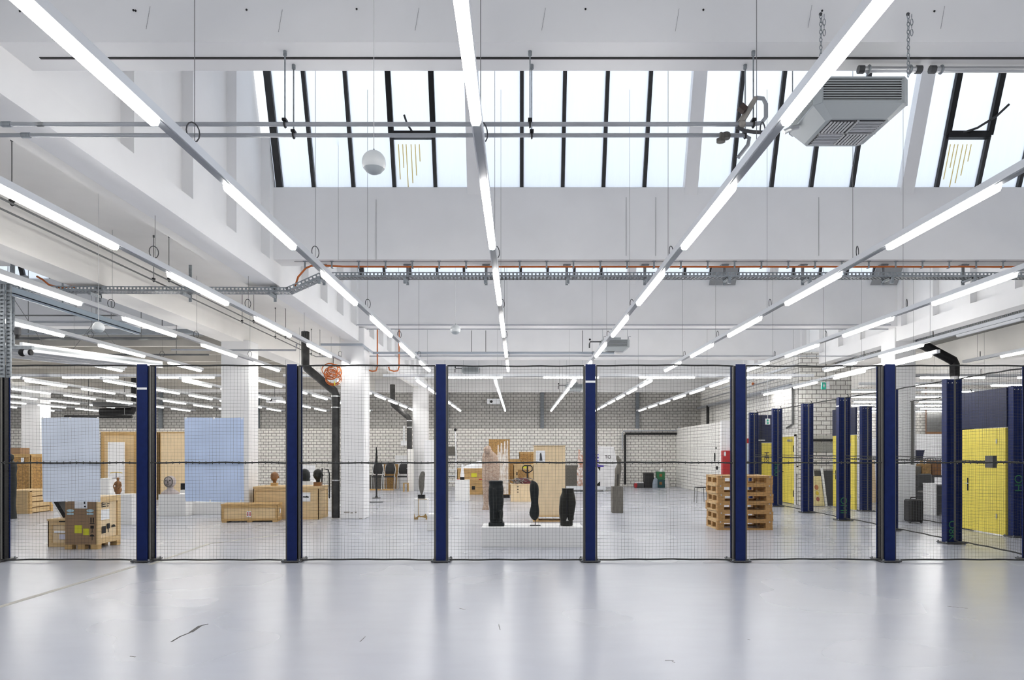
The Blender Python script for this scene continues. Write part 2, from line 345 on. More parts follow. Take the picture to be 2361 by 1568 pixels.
# gable walls with recessed panels above the long beams, following the saw-tooth roof line
def roofline(y):
    if y >= 26.15: return 5.3+1.7*(y-26.15)/3.85
    for r in ROWS:
        if y <= r+0.16: return 5.3+1.96*max(y-(r-5.35), 0)/4.63 if y < r-0.56 else 5.2+1.96*(r+0.16-y)/0.72
    return 5.3
def saw(b, xa, xb, zb, ya, yb):
    xa, xb = min(xa, xb), max(xa, xb)
    cuts = sorted({ya, yb} | {q for r in ROWS for q in (r+0.16, r-0.56) if ya < q < yb})
    for p, q in zip(cuts, cuts[1:]):
        zp, zq = roofline(p+1e-4), roofline(q-1e-4)
        b.hexa([(xa,p,zb),(xb,p,zb),(xb,q,zb),(xa,q,zb),(xa,p,zp),(xb,p,zp),(xb,q,zq),(xa,q,zq)])
def gable(name, xf, sgn, y0, y1, label):
    b = MB(); xr = xf+sgn*0.125
    saw(b, xr, xr+sgn*0.18, ZB, y0, y1)
    b.box(xf, y0, ZB, xr, y1, 4.27)
    for i, y in enumerate(ROWS[1:]):
        for k in range(4):
            ya = y-5.35+1.69+1.17*k
            if ya > y0: saw(b, xf, xr, 4.27, ya, ya+0.5 if k < 3 else y+0.36)
    saw(b, xf, xr, 4.27, 27.2, 27.8); saw(b, xf, xr, 4.27, 28.6, 29.2)
    return struct(name, b, WHITE, label)
gable('beam_long_left', NL, -1, -6.8, FW, 'white long beam with recessed gable panels left of the middle nave')
gable('beam_long_right', NR, 1, -6.8, FW, 'white long beam with recessed gable panels right of the middle nave')
# left strip between the two long beams
struct('ceiling_left_strip', MB().box(-6.3, -6.8, 4.62, -3.8, FW, 4.8), CREAM, 'cream ceiling strip between the two left long beams')
struct('beam_left_underside', MB().box(-4.02, -6.8, ZB, NL-0.306, FW, 4.7), CREAM, 'cream underside part of the nave long beam')
struct('beam_left_rib', MB().hexa([(-4.5,-6.8,4.3),(-4.35,-6.8,4.3),(-4.35,FW,4.3),(-4.5,FW,4.3),(-4.62,-6.8,4.66),(-4.2,-6.8,4.66),(-4.2,FW,4.66),(-4.62,FW,4.66)]), CREAM, 'cream tapered rib under the left ceiling strip')
sb = MB(); saw(sb, -6.67, -6.15, ZB, -6.8, FW)
struct('beam_left_outer', sb, CREAM, 'cream outer long beam beside the left nave')
struct('ceiling_left_far', MB().box(-24, -6.8, 4.3, -18.6, FW, 4.5), CREAM, 'cream ceiling beyond the left nave')
sb = MB(); saw(sb, -18.75, -18.4, ZB, -6.8, FW)
struct('beam_left_far', sb, CREAM, 'cream long beam at the far side of the left nave')
LOWC = mat('brown_grey_low_ceiling', (0.46, 0.44, 0.40), 0.75, var=0.12, scale=1.5)
b = MB().box(-18.4, 16.6, 4.25, -6.67, FW-0.25, 4.29)
struct('ceiling_left_low', b, LOWC, 'brown grey low ceiling over the rear of the left nave')
for k in range(9): struct('trim_rib_%d' % (k+1), MB().box(-18.4, 16.7+1.42*k, 4.05, -6.7, 16.85+1.42*k, 4.25), LOWC, 'brown grey cross rib of the low left ceiling, %s from the cage' % ORD[k])
# right strip
struct('ceiling_right_strip', MB().box(NR+0.2, -6.8, 4.4, 11.9, 19.6, 4.6), GREYCEIL, 'grey sheet ceiling right of the middle nave')
struct('beam_right_outer', MB().hexa([(11.6,-6.8,3.75),(11.9,-6.8,3.75),(11.9,31,3.75),(11.6,31,3.75),(11.3,-6.8,4.45),(12.2,-6.8,4.45),(12.2,31,4.45),(11.3,31,4.45)]), CREAM, 'cream concrete beam under the grey right ceiling')
struct('ceiling_right_hall', MB().box(11.8, -6.8, 4.4, 24, 31.2, 4.6), CREAM, 'cream ceiling of the right side hall')
struct('ceiling_right_hall_inner', MB().box(9.2, 19.5, 4.3, 11.9, 31.2, 4.55), CREAM, 'cream ceiling of the side hall beside the block wall')
# columns
def column(i, x0, x1, y0, y1, label, top=ZB):
    struct('column_%d' % i, MB().box(x0, y0, 0, x1, y1, top), WHITE, label, bevel=0.012)
column(1, -3.98, -3.45, 15.5, 16.05, 'white square column beside the black rain pipe', 4.28)
sm = MB()
for (xa, xb, py) in ((793, 806, 1180), (808, 814, 1181), (818, 822, 1180)): sm.box(gx(xa, 15.498), 15.496, gz(py+3, 15.498), gx(xb, 15.498), 15.5, gz(py, 15.498))
sm.box(gx(828, 15.498), 15.494, 0.0, gx(835, 15.498), 15.5, 0.02)
sm.build('scuff', mat('grey_wall_scuff', (0.35, 0.33, 0.3), 0.8), bpy.data.objects['column_1'])
column(2, -6.65, -6.02, 15.5, 16.05, 'white square column behind the right blue sheet', 4.0)
column(3, -4.13, -3.57, 27.0, 27.55, 'white square column behind the feather shaped sculpture', 4.0)
column(4, -6.67, -6.1, 27.0, 27.55, 'white square column hidden near the far wall')
column(5, -18.72, -18.0, 26.1, 26.7, 'white square column beyond the left crates', 4.0)
column(6, 8.40, 8.87, 15.5, 16.1, 'white square column inside the cage, behind the black suitcase', 4.28)
column(7, 11.6, 11.95, 15.5, 15.9, 'white square column of the side hall', 3.8)
# grooves under the cross beams
struct('trim_groove_front', MB().box(-3.4, 4.92, ZS-0.006, NR, 4.94, ZS), BLACK, 'thin black joint line under the first cross beam')
struct('trim_groove_second', MB().box(-3.3, 10.2, ZS-0.005, NR, 10.215, ZS), mat('grey_joint', (0.3,0.3,0.31), 0.6), 'thin grey joint line under the second cross beam')

# ------------------------------------------------------------------ suspended strip-light rows
def lamp_mesh(L, axis):
    b = MB()
    prof = [(-0.031, 0), (-0.0295, -0.02), (-0.02, -0.04), (0.02, -0.04), (0.0295, -0.02), (0.031, 0)]
    R = []
    for t in (0.0, L):
        R.append([((u, t, z) if axis == 'y' else (t, u, z)) for u, z in prof])
    if axis == 'x': R = [list(reversed(r)) for r in R]
    return b.rings(R)
LAMPS = {}
def light_row(label, x, z, y0, y1, starts, L, axis='y', wires=(), top=4.3, rings=True, group='suspended strip light rows'):
    r = thing('strip_light_row', label, 'strip light', (x, y0, z) if axis == 'y' else (y0, x, z), 0, group)
    n = y1-y0; A = (lambda u, t, h: (u, t, h)) if axis == 'y' else (lambda u, t, h: (t, u, h))
    b = MB(); p = A(-0.033, 0, 0.0); q = A(0.033, n, 0.058); b.box(*p, *q)
    b.build('rail', ALU, r)
    p = A(-0.024, 0, -0.008); q = A(0.024, n, 0.0); MB().box(*p, *q).build('rail_channel', mat('grey_rail_channel', (0.30, 0.32, 0.35), 0.4, metal=0.2), r)
    key = (round(L, 3), axis)
    for s in starts:
        if abs(x-7.29) < 0.01 and 9.9 < s < 10.2:
            o = lamp_mesh(L, axis).build('lamp', PAPERW, r); o.location = A(0, s-y0, -0.008); o['label'] = 'unlit lamp'; continue
        if key not in LAMPS: o = lamp_mesh(L, axis).build('lamp', LAMP, r); LAMPS[key] = o.data
        else:
            o = bpy.data.objects.new('lamp', LAMPS[key]); COL.objects.link(o); o.parent = r
        o.location = A(0, s-y0, -0.008)
    for wy, tz in wires:
        wb = MB(); wb.tube([A(0, wy-y0, 0.058), A(0, wy-y0, tz-z)], 0.0026, 5); wo = wb.build('suspension_wire', WIRE, r)
        if rings:
            lp = MB(); a0 = random.uniform(-0.5, 0.5)
            lp.tube([(A(0.02*math.cos(a0)+0.03*math.cos(a0)*math.cos(t*2*PI/14), wy-y0-0.06+0.035*math.cos(t*2*PI/14), 0.12+0.062*math.sin(t*2*PI/14))) for t in range(14)], 0.0045, 5, closed=True)
            lp.build('cable_loop', DGREY, wo)
    return r
def starts(y0, y1, ph, pitch):
    out = []; k = math.floor((y0-ph)/pitch)
    while ph+k*pitch < y1:
        s = ph+k*pitch
        if s >= y0-0.01: out.append(s)
        k += 1
    return out
def soffit_over(x, y):
    if -4.0 < x < NL: return ZB
    if -6.15 < x <= -4.0: return 4.62
    if -6.7 < x <= -6.15: return ZB
    if x <= -6.7 and y > 16.65: return 4.25
    if x < -18.4: return 4.3
    if NR+0.2 < x: return 4.4
    if y > 26.5: return 5.2+1.7*(y-26.15)/3.85
    for r in ROWS:
        if r-0.02 <= y <= r+0.36: return ZS
        if r-4.99 < y < r-0.02:
            if y < r-0.72: return 5.2+1.96*(y-(r-5.35))/4.63
            return 7.16 if y < r-0.56 else 5.2+1.96*(r+0.16-y)/0.72
    return 5.2
NEARX = [-9.45, -7.57, -5.71, -3.80, -2.125, -0.25, 1.56, 3.49, 5.40, 7.29, 9.75]
NAMES = ['outermost strip light row of the near hall, far out over the left nave', 'strip light row over the left nave, beside the blue steel rail',
 'strip light row under the cream ceiling strip, left of the two thin pipes', 'strip light row hung under the left long beam, passing the two white columns',
 'strip light row ending above the feather sculpture, just right of the left long beam', 'strip light row running straight out from above the camera, nearest the middle',
 'strip light row passing beside the near roof heater', 'strip light row crossing the right end of the skylight, two right of the middle one',
 'strip light row of the near hall passing over the pallet stack side', 'strip light row hung just inside the right long beam', 'strip light row under the grey ceiling right of the long beam']
for x, nm in zip(NEARX, NAMES):
    ws = []
    for yy in (4.55, 7.25, 9.75, 12.3, 14.75):
        ws.append((yy, soffit_over(x, yy)))
    # lamps over the first stretch start 0.1 m from the camera plane
    light_row(nm, x, 3.45, -0.5, 16.6 if x < NR else 15.2, [s for s in starts(-0.2, 16.0, 0.08, 2.49) if not (x > NR and s > 13)], 1.48, 'y', ws)
FARX = [-19.5, -17.6, -15.7, -13.8, -11.9, -10.0, -8.1, -6.25, -4.35, -2.45, -0.57, 1.36, 3.2, 5.05]
for i, x in enumerate(FARX):
    light_row('far strip light row beyond the cross row, %s from the left side wall' % (ORD[i] if i < 13 else 'the last counted'), x, 3.24, 16.6, 29.6, [16.75+2.17*k for k in range(6)], 1.5, 'y', [(q, soffit_over(x, q)) for q in (18.6, 23.0, 27.3)], rings=False, group='far strip light rows')
light_row('strip light row sloping past the brick end of the cage, near the exit sign', 7.62, 3.30, 12.6, 21.7, [12.85, 15.3, 17.75, 20.1], 1.45, 'y', [(13.4, soffit_over(7.6, 13.4)), (18.2, soffit_over(7.6, 18.2))], rings=False, group='far strip light rows')
for i, (xa, xb, nm) in enumerate(((-18.4, -6.7, 'cross strip light row spanning the left nave'), (-5.9, -4.2, 'short cross strip light row between the two white columns'), (-3.4, 7.4, 'cross strip light row spanning the middle nave above the cage top'))):
    st = [gx(1031.5, 17.4)+2.41*k for k in range(-8, 4)]
    light_row(nm, 17.4, 3.39, xa, xb, [s for s in st if s > xa-0.1 and s+1.3 < xb+0.4], 1.38, 'x', [(xa+0.4, soffit_over(xa+0.4, 17.4)), (xb-0.5, soffit_over(xb-0.5, 17.4))], rings=False, group='cross strip light rows')
for i in range(8):
    yy = 16.4+1.95*i+(0.2 if i > 3 else 0); x0 = 9.5+(0.7 if i % 2 else 0.0)
    light_row('strip light row across the side hall, %s from its cage side' % ORD[i], yy, 3.28, 9.0 if yy < 19.4 else 9.4, 22, [x0+2.3*k for k in range(5)], 1.5, 'x', [(11.0, 4.35 if yy > 19.5 else 4.4)], rings=True, group='side hall strip lights')

# ------------------------------------------------------------------ ball pendants
def pendant(px, py, Y, r, top, label):
    p = thing('ball_pendant', label, 'pendant', (gx(px, Y), Y, gz(py, Y)), 0, 'round hanging pendants')
    MB().blob([(r*math.cos(PI*i/18), 0, 0, max(r*math.sin(PI*i/18), 0.002), max(r*math.sin(PI*i/18), 0.002)) for i in range(18, -1, -1) if math.cos(PI*i/18) > -0.5], 32).build('shell', mat('grey_white_shell', (0.66, 0.69, 0.70), 0.35), p, smooth=True)
    rb = r*math.sqrt(1-0.25)
    MB().blob([(-r*0.98, 0, 0, 0.004, 0.004), (-r*0.92, 0, 0, rb*0.42, rb*0.42), (-r*0.75, 0, 0, rb*0.76, rb*0.76), (-r*0.5, 0, 0, rb*0.97, rb*0.97)], 32).build('grille', mat('grey_grille', (0.40, 0.44, 0.46), 0.5), p, smooth=True)
    MB().blob([(r, 0, 0, 0.008, 0.008), (r*1.17, 0, 0, 0.004, 0.004)], 8).build('cap', GALV, p)
    MB().tube([(0, 0, r*1.15), (0, 0, top-gz(py, Y))], 0.0025, 5).build('cord', mat('white_cord', (0.6, 0.6, 0.6), 0.5), p)
pendant(862, 375, 4.5, 0.077, 5.5, 'round grey white pendant hanging near before the skylight bars')
pendant(1050, 760, 10.6, 0.077, 5.6, 'small round pendant hanging further back over the middle nave')
pendant(227, 755, 8.2, 0.066, 4.62, 'round white pendant behind the strip lights of the left nave')

# ------------------------------------------------------------------ pipes
def run(name, label, pts, r, m, cat='pipe', n=10, group=None, extra=None):
    if extra is None:
        o = MB().tube(pts, r, n).build(name, m, smooth=True); return tag(o, label, cat, group)
    t = thing(name, label, cat, (0, 0, 0), 0, group); MB().tube(pts, r, n).build('tube', m, t, smooth=True); extra(t); return t
def hang(t, x, y, z, top, m=GALV):
    b = MB(); b.tube([(x, y, z), (x, y, top)], 0.005, 6); b.tube([(x, y, top-0.03), (x, y, top)], 0.014, 8)
    hr = b.build('hanger_rod', m, t)
    MB().tube([(x+0.0, y+0.022*math.cos(k*PI/5), z+0.022*math.sin(k*PI/5)) for k in range(10)], 0.006, 5, closed=True).box(x-0.014, y-0.026, z+0.018, x+0.014, y+0.026, z+0.034).build('clamp', BLACK, hr)
xe = gx(1700, 4.85)
def ex1(t):
    for px in (657, 1222, 1737): hang(t, gx(px, 4.85), 4.85, 3.79, ZS)
    MB().tube([(gx(15, 4.85)-0.03, 4.85, 3.79), (gx(15, 4.85)+0.03, 4.85, 3.79)], 0.02, 10).build('coupling', GALV, t)
    MB().tube([(gx(85, 4.85)-0.001, 4.85, 3.79), (gx(85, 4.85)+0.05, 4.85, 3.79)], 0.0145, 10).build('joint', STEEL, t)
def ex2(t):
    for px in (677, 1226, 1718): hang(t, gx(px, 5.02), 5.02, 3.79, ZS)
    MB().tube([(gx(60, 5.02)-0.03, 5.02, 3.79), (gx(60, 5.02)+0.03, 5.02, 3.79)], 0.02, 10).build('coupling', GALV, t)
hx = gx(1700, 4.85)
run('heating_pipe', 'upper of the two grey heating pipes crossing before the near skylight', [(-9, 4.85, 3.79), (hx+0.12, 4.85, 3.79), (hx+0.17, 4.85, 3.80), (hx+0.2, 4.85, 3.84), (hx+0.2, 4.85, 3.93), (hx+0.18, 4.85, 3.97), (hx+0.13, 4.85, 3.975)], 0.0145, PIPE, group='twin heating pipes', extra=ex1)
run('heating_pipe', 'lower of the two grey heating pipes crossing before the near skylight', [(-9, 5.02, 3.79), (hx+0.1, 5.02, 3.79), (hx+0.14, 5.02, 3.77), (hx+0.13, 5.02, 3.72), (hx+0.06, 5.02, 3.63)], 0.0145, PIPE, group='twin heating pipes', extra=ex2)
v = thing('pipe_valve', 'brass and steel valve group on the pipe ends beside the roof heater', 'valve', (hx, 4.85, 3.79))
b = MB(); b.tube([(0.02, 0, 0.01), (0.06, 0, 0.07), (0.13, 0, 0.185)], [0.024, 0.022, 0.017], 10); b.ball((0.03, 0, 0.0), 0.03, 10, 8); b.build('valve_body', mat('brass_grey', (0.33, 0.31, 0.28), 0.45, metal=0.3), v, smooth=True)
MB().obox((0.03, -0.02, 0.1), (0.05, 0.05, 0.04), (0, 0.7, 0)).build('valve_wheel', mat('dark_red_plastic', (0.05, 0.03, 0.025), 0.5), v)
b = MB(); b.blob([(-0.02, 0.0, 0.17, 0.03, 0.03), (0.0, 0.0, 0.17, 0.036, 0.036), (0.02, 0, 0.17, 0.03, 0.03)], 12); b.build('pump', GREYST, v, loc=(-0.03, 0, -0.005), smooth=True)
MB().blob([(-0.012, 0, 0, 0.032, 0.028), (0.012, 0, 0, 0.032, 0.028)], 12).build('valve_wheel', GREYST, v, loc=(-0.08, 0.12, -0.06), smooth=True)
MB().tube([(0.0, 0, -0.02), (0.05, 0, -0.045), (0.12, 0.02, -0.045), (0.24, 0.06, -0.03)], 0.013, 8).build('hose', DGREY, v, smooth=True)
MB().tube([(-0.075, 0.13, 0.0), (-0.08, 0.12, -0.06)], 0.012, 8).build('stub', GREYST, v)
# conduit under the first soffit, right
def exc(t):
    for px in (2003, 2098, 2170): MB().tube([(gx(px, 5.0)+0.0, 5.0+0.026*math.cos(k*PI/5), 4.255+0.026*math.sin(k*PI/5)) for k in range(10)], 0.008, 5, closed=True).build('clamp', GALV, t)
    for px in (1985, 2118, 2150): MB().tube([(gx(px, 5.0)-0.02, 5.0, 4.255), (gx(px, 5.0)+0.02, 5.0, 4.255)], 0.028, 10).build('collar', DGREY, t)
    MB().tube([(gx(2150, 5.0), 5.0, 4.255), (9, 5.0, 4.255)], 0.022, 10).build('tube', STEEL, t, smooth=True)
run('steel_conduit', 'silver conduit with black collars under the first cross beam, behind the heater', [(gx(1985, 5.0), 5.0, 4.255), (gx(2118, 5.0), 5.0, 4.255)], 0.022, STEEL, extra=exc, cat='conduit')
# thin dark pipes under the left strip
for k, (x, nm) in enumerate(((-5.04, 'right'), (-5.26, 'left'))):
    def exh(t, x=x):
        for y in (6.9, 10.0, 13.2, 15.0, 17.6): hang(t, x, y, 3.97, 4.62, DPIPE)
    run('thin_pipe', '%s one of the two thin dark pipes running under the cream ceiling strip' % nm, [(x, -5, 3.97), (x, 18, 3.97), (x+0.3, 18.05, 3.97)], 0.011, DPIPE, group='thin pipe pair', extra=exh)
# transverse pipes under further beams
run('cross_pipe', 'thin grey pipe fixed across the face of the third cross beam', [(gx(822, 15.3), 15.3, 4.3), (8.2, 15.3, 4.3)], 0.012, PIPE, group='pipes along the third cross beam')
run('cross_pipe', 'thin grey pipe along the lower edge of the third cross beam', [(gx(845, 15.38), 15.4, 4.225), (8.2, 15.4, 4.225)], 0.012, PIPE, group='pipes along the third cross beam')
def ex5(t):
    for px in (1120, 1343, 1087): MB().tube([(gx(px, 16), 16.0, 3.8), (gx(px, 16), 16.0, 4.3)], 0.008, 6).build('hanger_rod', DPIPE, t)
run('cross_pipe', 'thick blue grey pipe hung behind the third cross beam', [(gx(740, 15.2), 15.2, 3.85), (gx(835, 15.2), 15.2, 3.85), (gx(860, 16), 16.0, 3.78), (2.2, 16.0, 3.78)], 0.028, mat('blue_grey_pipe', (0.36, 0.40, 0.45), 0.4), extra=ex5)
run('cross_pipe', 'thin pipe below the thick blue grey pipe', [(gx(745, 16.1), 16.1, 3.72), (8.0, 16.1, 3.72)], 0.012, PIPE)
run('cross_pipe', 'thin pipe across under the fourth cross beam', [(-3.4, 20.7, 4.36), (7.6, 20.7, 4.36)], 0.014, PIPE)
for k, (yy, zz, rr, lab) in enumerate(((11.6, 3.78, 0.014, 'thin'), (12.6, 3.86, 0.02, 'second'), (13.6, 3.72, 0.03, 'thick'), (14.4, 3.95, 0.016, 'fourth'), (15.0, 3.6, 0.02, 'farthest'))):
    def exl(t, yy=yy, zz=zz):
        for x in (-14.0, -10.6, -7.4): MB().tube([(x, yy, zz), (x, yy, soffit_over(x, yy))], 0.006, 6).build('hanger_rod', DPIPE, t)
    run('nave_pipe', '%s grey pipe crossing the left nave behind the blue grey rail' % lab, [(-18.4, yy, zz), (-6.7, yy, zz)], rr, PIPE if k % 2 else DPIPE, group='pipes across the left nave', extra=exl)
run('cross_pipe', 'pipe crossing above the left column pair behind the cage', [(gx(395, 14.8), 14.8, 3.68), (gx(682, 14.8), 14.8, 3.67), (gx(684, 14.8), 14.8, 3.8)], 0.02, PIPE)
# rain pipes
def rain(label, x, y, xt, ztop, zk, r):
    t = thing('rain_pipe', label, 'rain pipe', (0, 0, 0), 0, 'black rain pipes')
    zc = zk+(x-xt)*0.85 if x > xt else zk+(xt-x)*0.85
    MB().tube([(xt, y, ztop), (xt, y, zc+0.05), (xt+(0.03 if x > xt else -0.03), y, zc-0.03), (x-(0.03 if x > xt else -0.03), y, zk+0.03), (x, y, zk-0.06), (x, y, 0.02)], r, 16).build('tube', BPIPE, t, smooth=True)
    for z in (zk-0.35, zk-0.1, 0.85): MB().tube([(x, y, z), (x, y, z+0.025)], r*1.12, 16).build('clamp', STEEL, t)
    MB().tube([(x, y, zk-0.06), (x, y, zk-0.25)], r*1.09, 16).build('socket', BPIPE, t, smooth=True)
rain('thick black rain pipe bending down beside the first white column', gx(774, 15.6), 15.6, gx(704, 15.6), 4.2, gz(905, 15.6), 0.09)
rain('black rain pipe bending down beside the column with the feather sculpture', gx(944, 26.8), 26.8, gx(905, 26.8), 4.1, gz(965, 26.8), 0.1)
t = thing('rain_pipe', 'black rain pipe crossing to the side hall column above the cage', 'rain pipe', (0, 0, 0), 0, 'black rain pipes')
MB().tube([(gx(2128, 15.4), 15.4, gz(795, 15.4)), (gx(2198, 15.4), 15.4, gz(832, 15.4)), (gx(2201, 15.4), 15.4, gz(840, 15.4)), (gx(2201, 15.4), 15.4, gz(868, 15.4))], 0.1, 14).build('tube', BLACK, t, smooth=True)
MB().tube([(gx(2201, 15.4), 15.4, gz(868, 15.4)), (gx(2201, 15.4), 15.4, 0.02)], 0.09, 14).build('lower_pipe', WHITE, t, smooth=True)
# pipes along the far right brick wall and far wall
run('wall_pipe', 'thick grey pipe along the far right brick wall', [(7.72, 19.7, 3.38), (7.72, 29.9, 3.38)], 0.06, PIPE, group='pipes on the right brick wall')
run('wall_pipe', 'thin pipe above the thick one on the far right brick wall', [(7.82, 19.7, 3.72), (7.82, 29.9, 3.72)], 0.02, PIPE, group='pipes on the right brick wall')
run('wall_pipe', 'pale cable duct high along the far right brick wall', [(7.8, 19.65, 3.95), (7.8, 27, 3.95)], 0.035, ALU, group='pipes on the right brick wall')
run('wall_pipe', 'short black pipe dropping onto the low white enclosure', [(gx(1632, 28.2), 28.2, gz(935, 28.2)), (gx(1632, 28.2), 28.2, 2.52)], 0.06, BLACK)
run('wall_pipe', 'black pipe along and down the far wall beside the green crates', [(6.78, 29.8, gz(1000, 29.8)), (gx(1442, 29.8), 29.8, gz(1000, 29.8)), (gx(1441, 29.8), 29.8, gz(1002, 29.8)), (gx(1441, 29.8), 29.8, 0.1)], 0.05, BLACK)
run('wall_pipe', 'grey pipe above the black pipe on the far wall', [(6.9, 29.8, 2.55), (6.78, 29.8, 2.42), (gx(1437, 29.8), 29.8, 2.40), (gx(1435, 29.8), 29.8, 2.3), (gx(1435, 29.8), 29.8, 1.6)], 0.035, PIPE)
run('wall_pipe', 'thin dark riser pipe on the block wall by the yellow door', [(7.86, 19.9, 3.4), (7.86, 19.9, 2.3), (7.84, 20.3, 2.2)], 0.03, DPIPE)

# ------------------------------------------------------------------ cable tray with orange cable
ct = thing('cable_tray', 'perforated galvanised cable tray below the second cross beam', 'cable tray', (0, 0, 0))
def tray(mb, p, q, wd=0.2, h=0.06):
    p, q = Vector(p), Vector(q); d = (q-p); L = d.length; d.normalize(); sd = d.cross(Vector((0,0,1))).normalized(); up = sd.cross(d)
    for s in (-1, 1):
        e = sd*wd/2*s
        mb.bar(p+e+up*h, q+e+up*h, 0.006, 0.016, up); mb.bar(p+e+up*0.012, q+e+up*0.012, 0.006, 0.024, up)
        n = max(2, int(L/0.055))
        for i in range(n+1):
            c = p+d*(L*i/n)+e; mb.bar(c, c+up*h, 0.004, 0.024, d)
    for k in range(3): mb.bar(p+sd*(k-1)*wd*0.33, q+sd*(k-1)*wd*0.33, 0.034, 0.003, up)
    n = max(2, int(L/0.055))
    for i in range(n+1):
        c = p+d*(L*i/n); mb.bar(c-sd*wd/2, c+sd*wd/2, 0.024, 0.003, up)
TY = 10.28; tb = MB()
x1 = gx(745, TY); x2 = gx(668, TY)
tray(tb, (x1, TY, 4.07), (8.2, TY, 4.07)); tray(tb, (x1, TY, 4.07), (x2, TY, 3.85)); tray(tb, (x2, TY, 3.85), (gx(30, TY)-1.5, TY, 3.88))
tb.build('tray', GALV, ct)
for px in (742, 937, 1120, 1308, 1490, 1675, 1858, 2045, 2232):
    x = gx(px, TY); b = MB(); b.box(x-0.02, TY+0.11, 4.0, x+0.02, TY+0.13, ZS).box(x-0.02, TY-0.15, 4.03, x+0.02, TY+0.13, 4.055).box(x-0.055, TY+0.06, ZS-0.02, x+0.055, TY+0.18, ZS); b.box(x-0.02, TY-0.16, 3.96, x+0.02, TY-0.11, 4.06)
    b.build('bracket', GALV, ct)
for px in (220, 430, 628):
    x = gx(px, TY); b = MB(); b.box(x-0.02, TY+0.11, 3.75, x+0.02, TY+0.13, ZB if px == 628 else 4.3).box(x-0.02, TY-0.15, 3.8, x+0.02, TY+0.13, 3.84).box(x-0.05, TY+0.05, 3.94, x+0.05, TY+0.18, ZB)
    b.build('bracket', GALV, ct)
oc = thing('orange_cable', 'orange cable clipped under the second cross beam above the tray', 'cable', (0, 0, 0))
path = [(x2+0.02, TY, 3.89), (x2+0.08, TY-0.02, 3.93), (gx(690, TY), TY-0.05, 4.08), (gx(705, 10.2), 10.2, 4.2), (gx(718, 10.2), 10.2, 4.235), (gx(740, 10.2), 10.2, 4.24), (gx(790, 10.2), 10.2, 4.225)]+[(x*0.5, 10.2, 4.222+0.004*math.sin(x*3.1)) for x in range(-4, 17)]
MB().tube(path, 0.014, 8).build('cable', ORANGE, oc, smooth=True)
for k in range(27):
    x = gx(704+61.8*k, 10.2)
    MB().box(x-0.012, 10.18, 4.205, x+0.012, 10.185, ZS).box(x-0.012, 10.18, 4.2, x+0.012, 10.235, 4.206).box(x-0.025, 10.16, ZS-0.006, x+0.025, 10.2, ZS).build('clip', GALV, oc)
lt = thing('orange_cable', 'orange cable loop dropping into the tray end over the left nave', 'cable', (0, 0, 0))
MB().tube([(gx(85, TY), TY, 4.1), (gx(100, TY), TY-0.02, 4.05), (gx(115, TY), TY-0.02, 3.97), (gx(140, TY), TY, 3.93), (gx(165, TY), TY, 3.95), (gx(175, TY), TY, 3.93)], 0.014, 8).build('cable', ORANGE, lt, smooth=True)
# tray under the right long beam
rt = thing('cable_tray', 'cable tray hung under the right long beam along the grey ceiling', 'cable tray', (0, 0, 0))
tb = MB(); tray(tb, (9.0, 9.6, 3.95), (9.0, 19.4, 3.95)); tb.build('tray', GALV, rt)
for k in range(7): MB().box(8.9, 9.9+1.5*k, 3.93, 9.1, 9.94+1.5*k, 3.95).box(9.1, 9.9+1.5*k, 3.93, 9.12, 9.94+1.5*k, 4.4).build('bracket', GALV, rt)

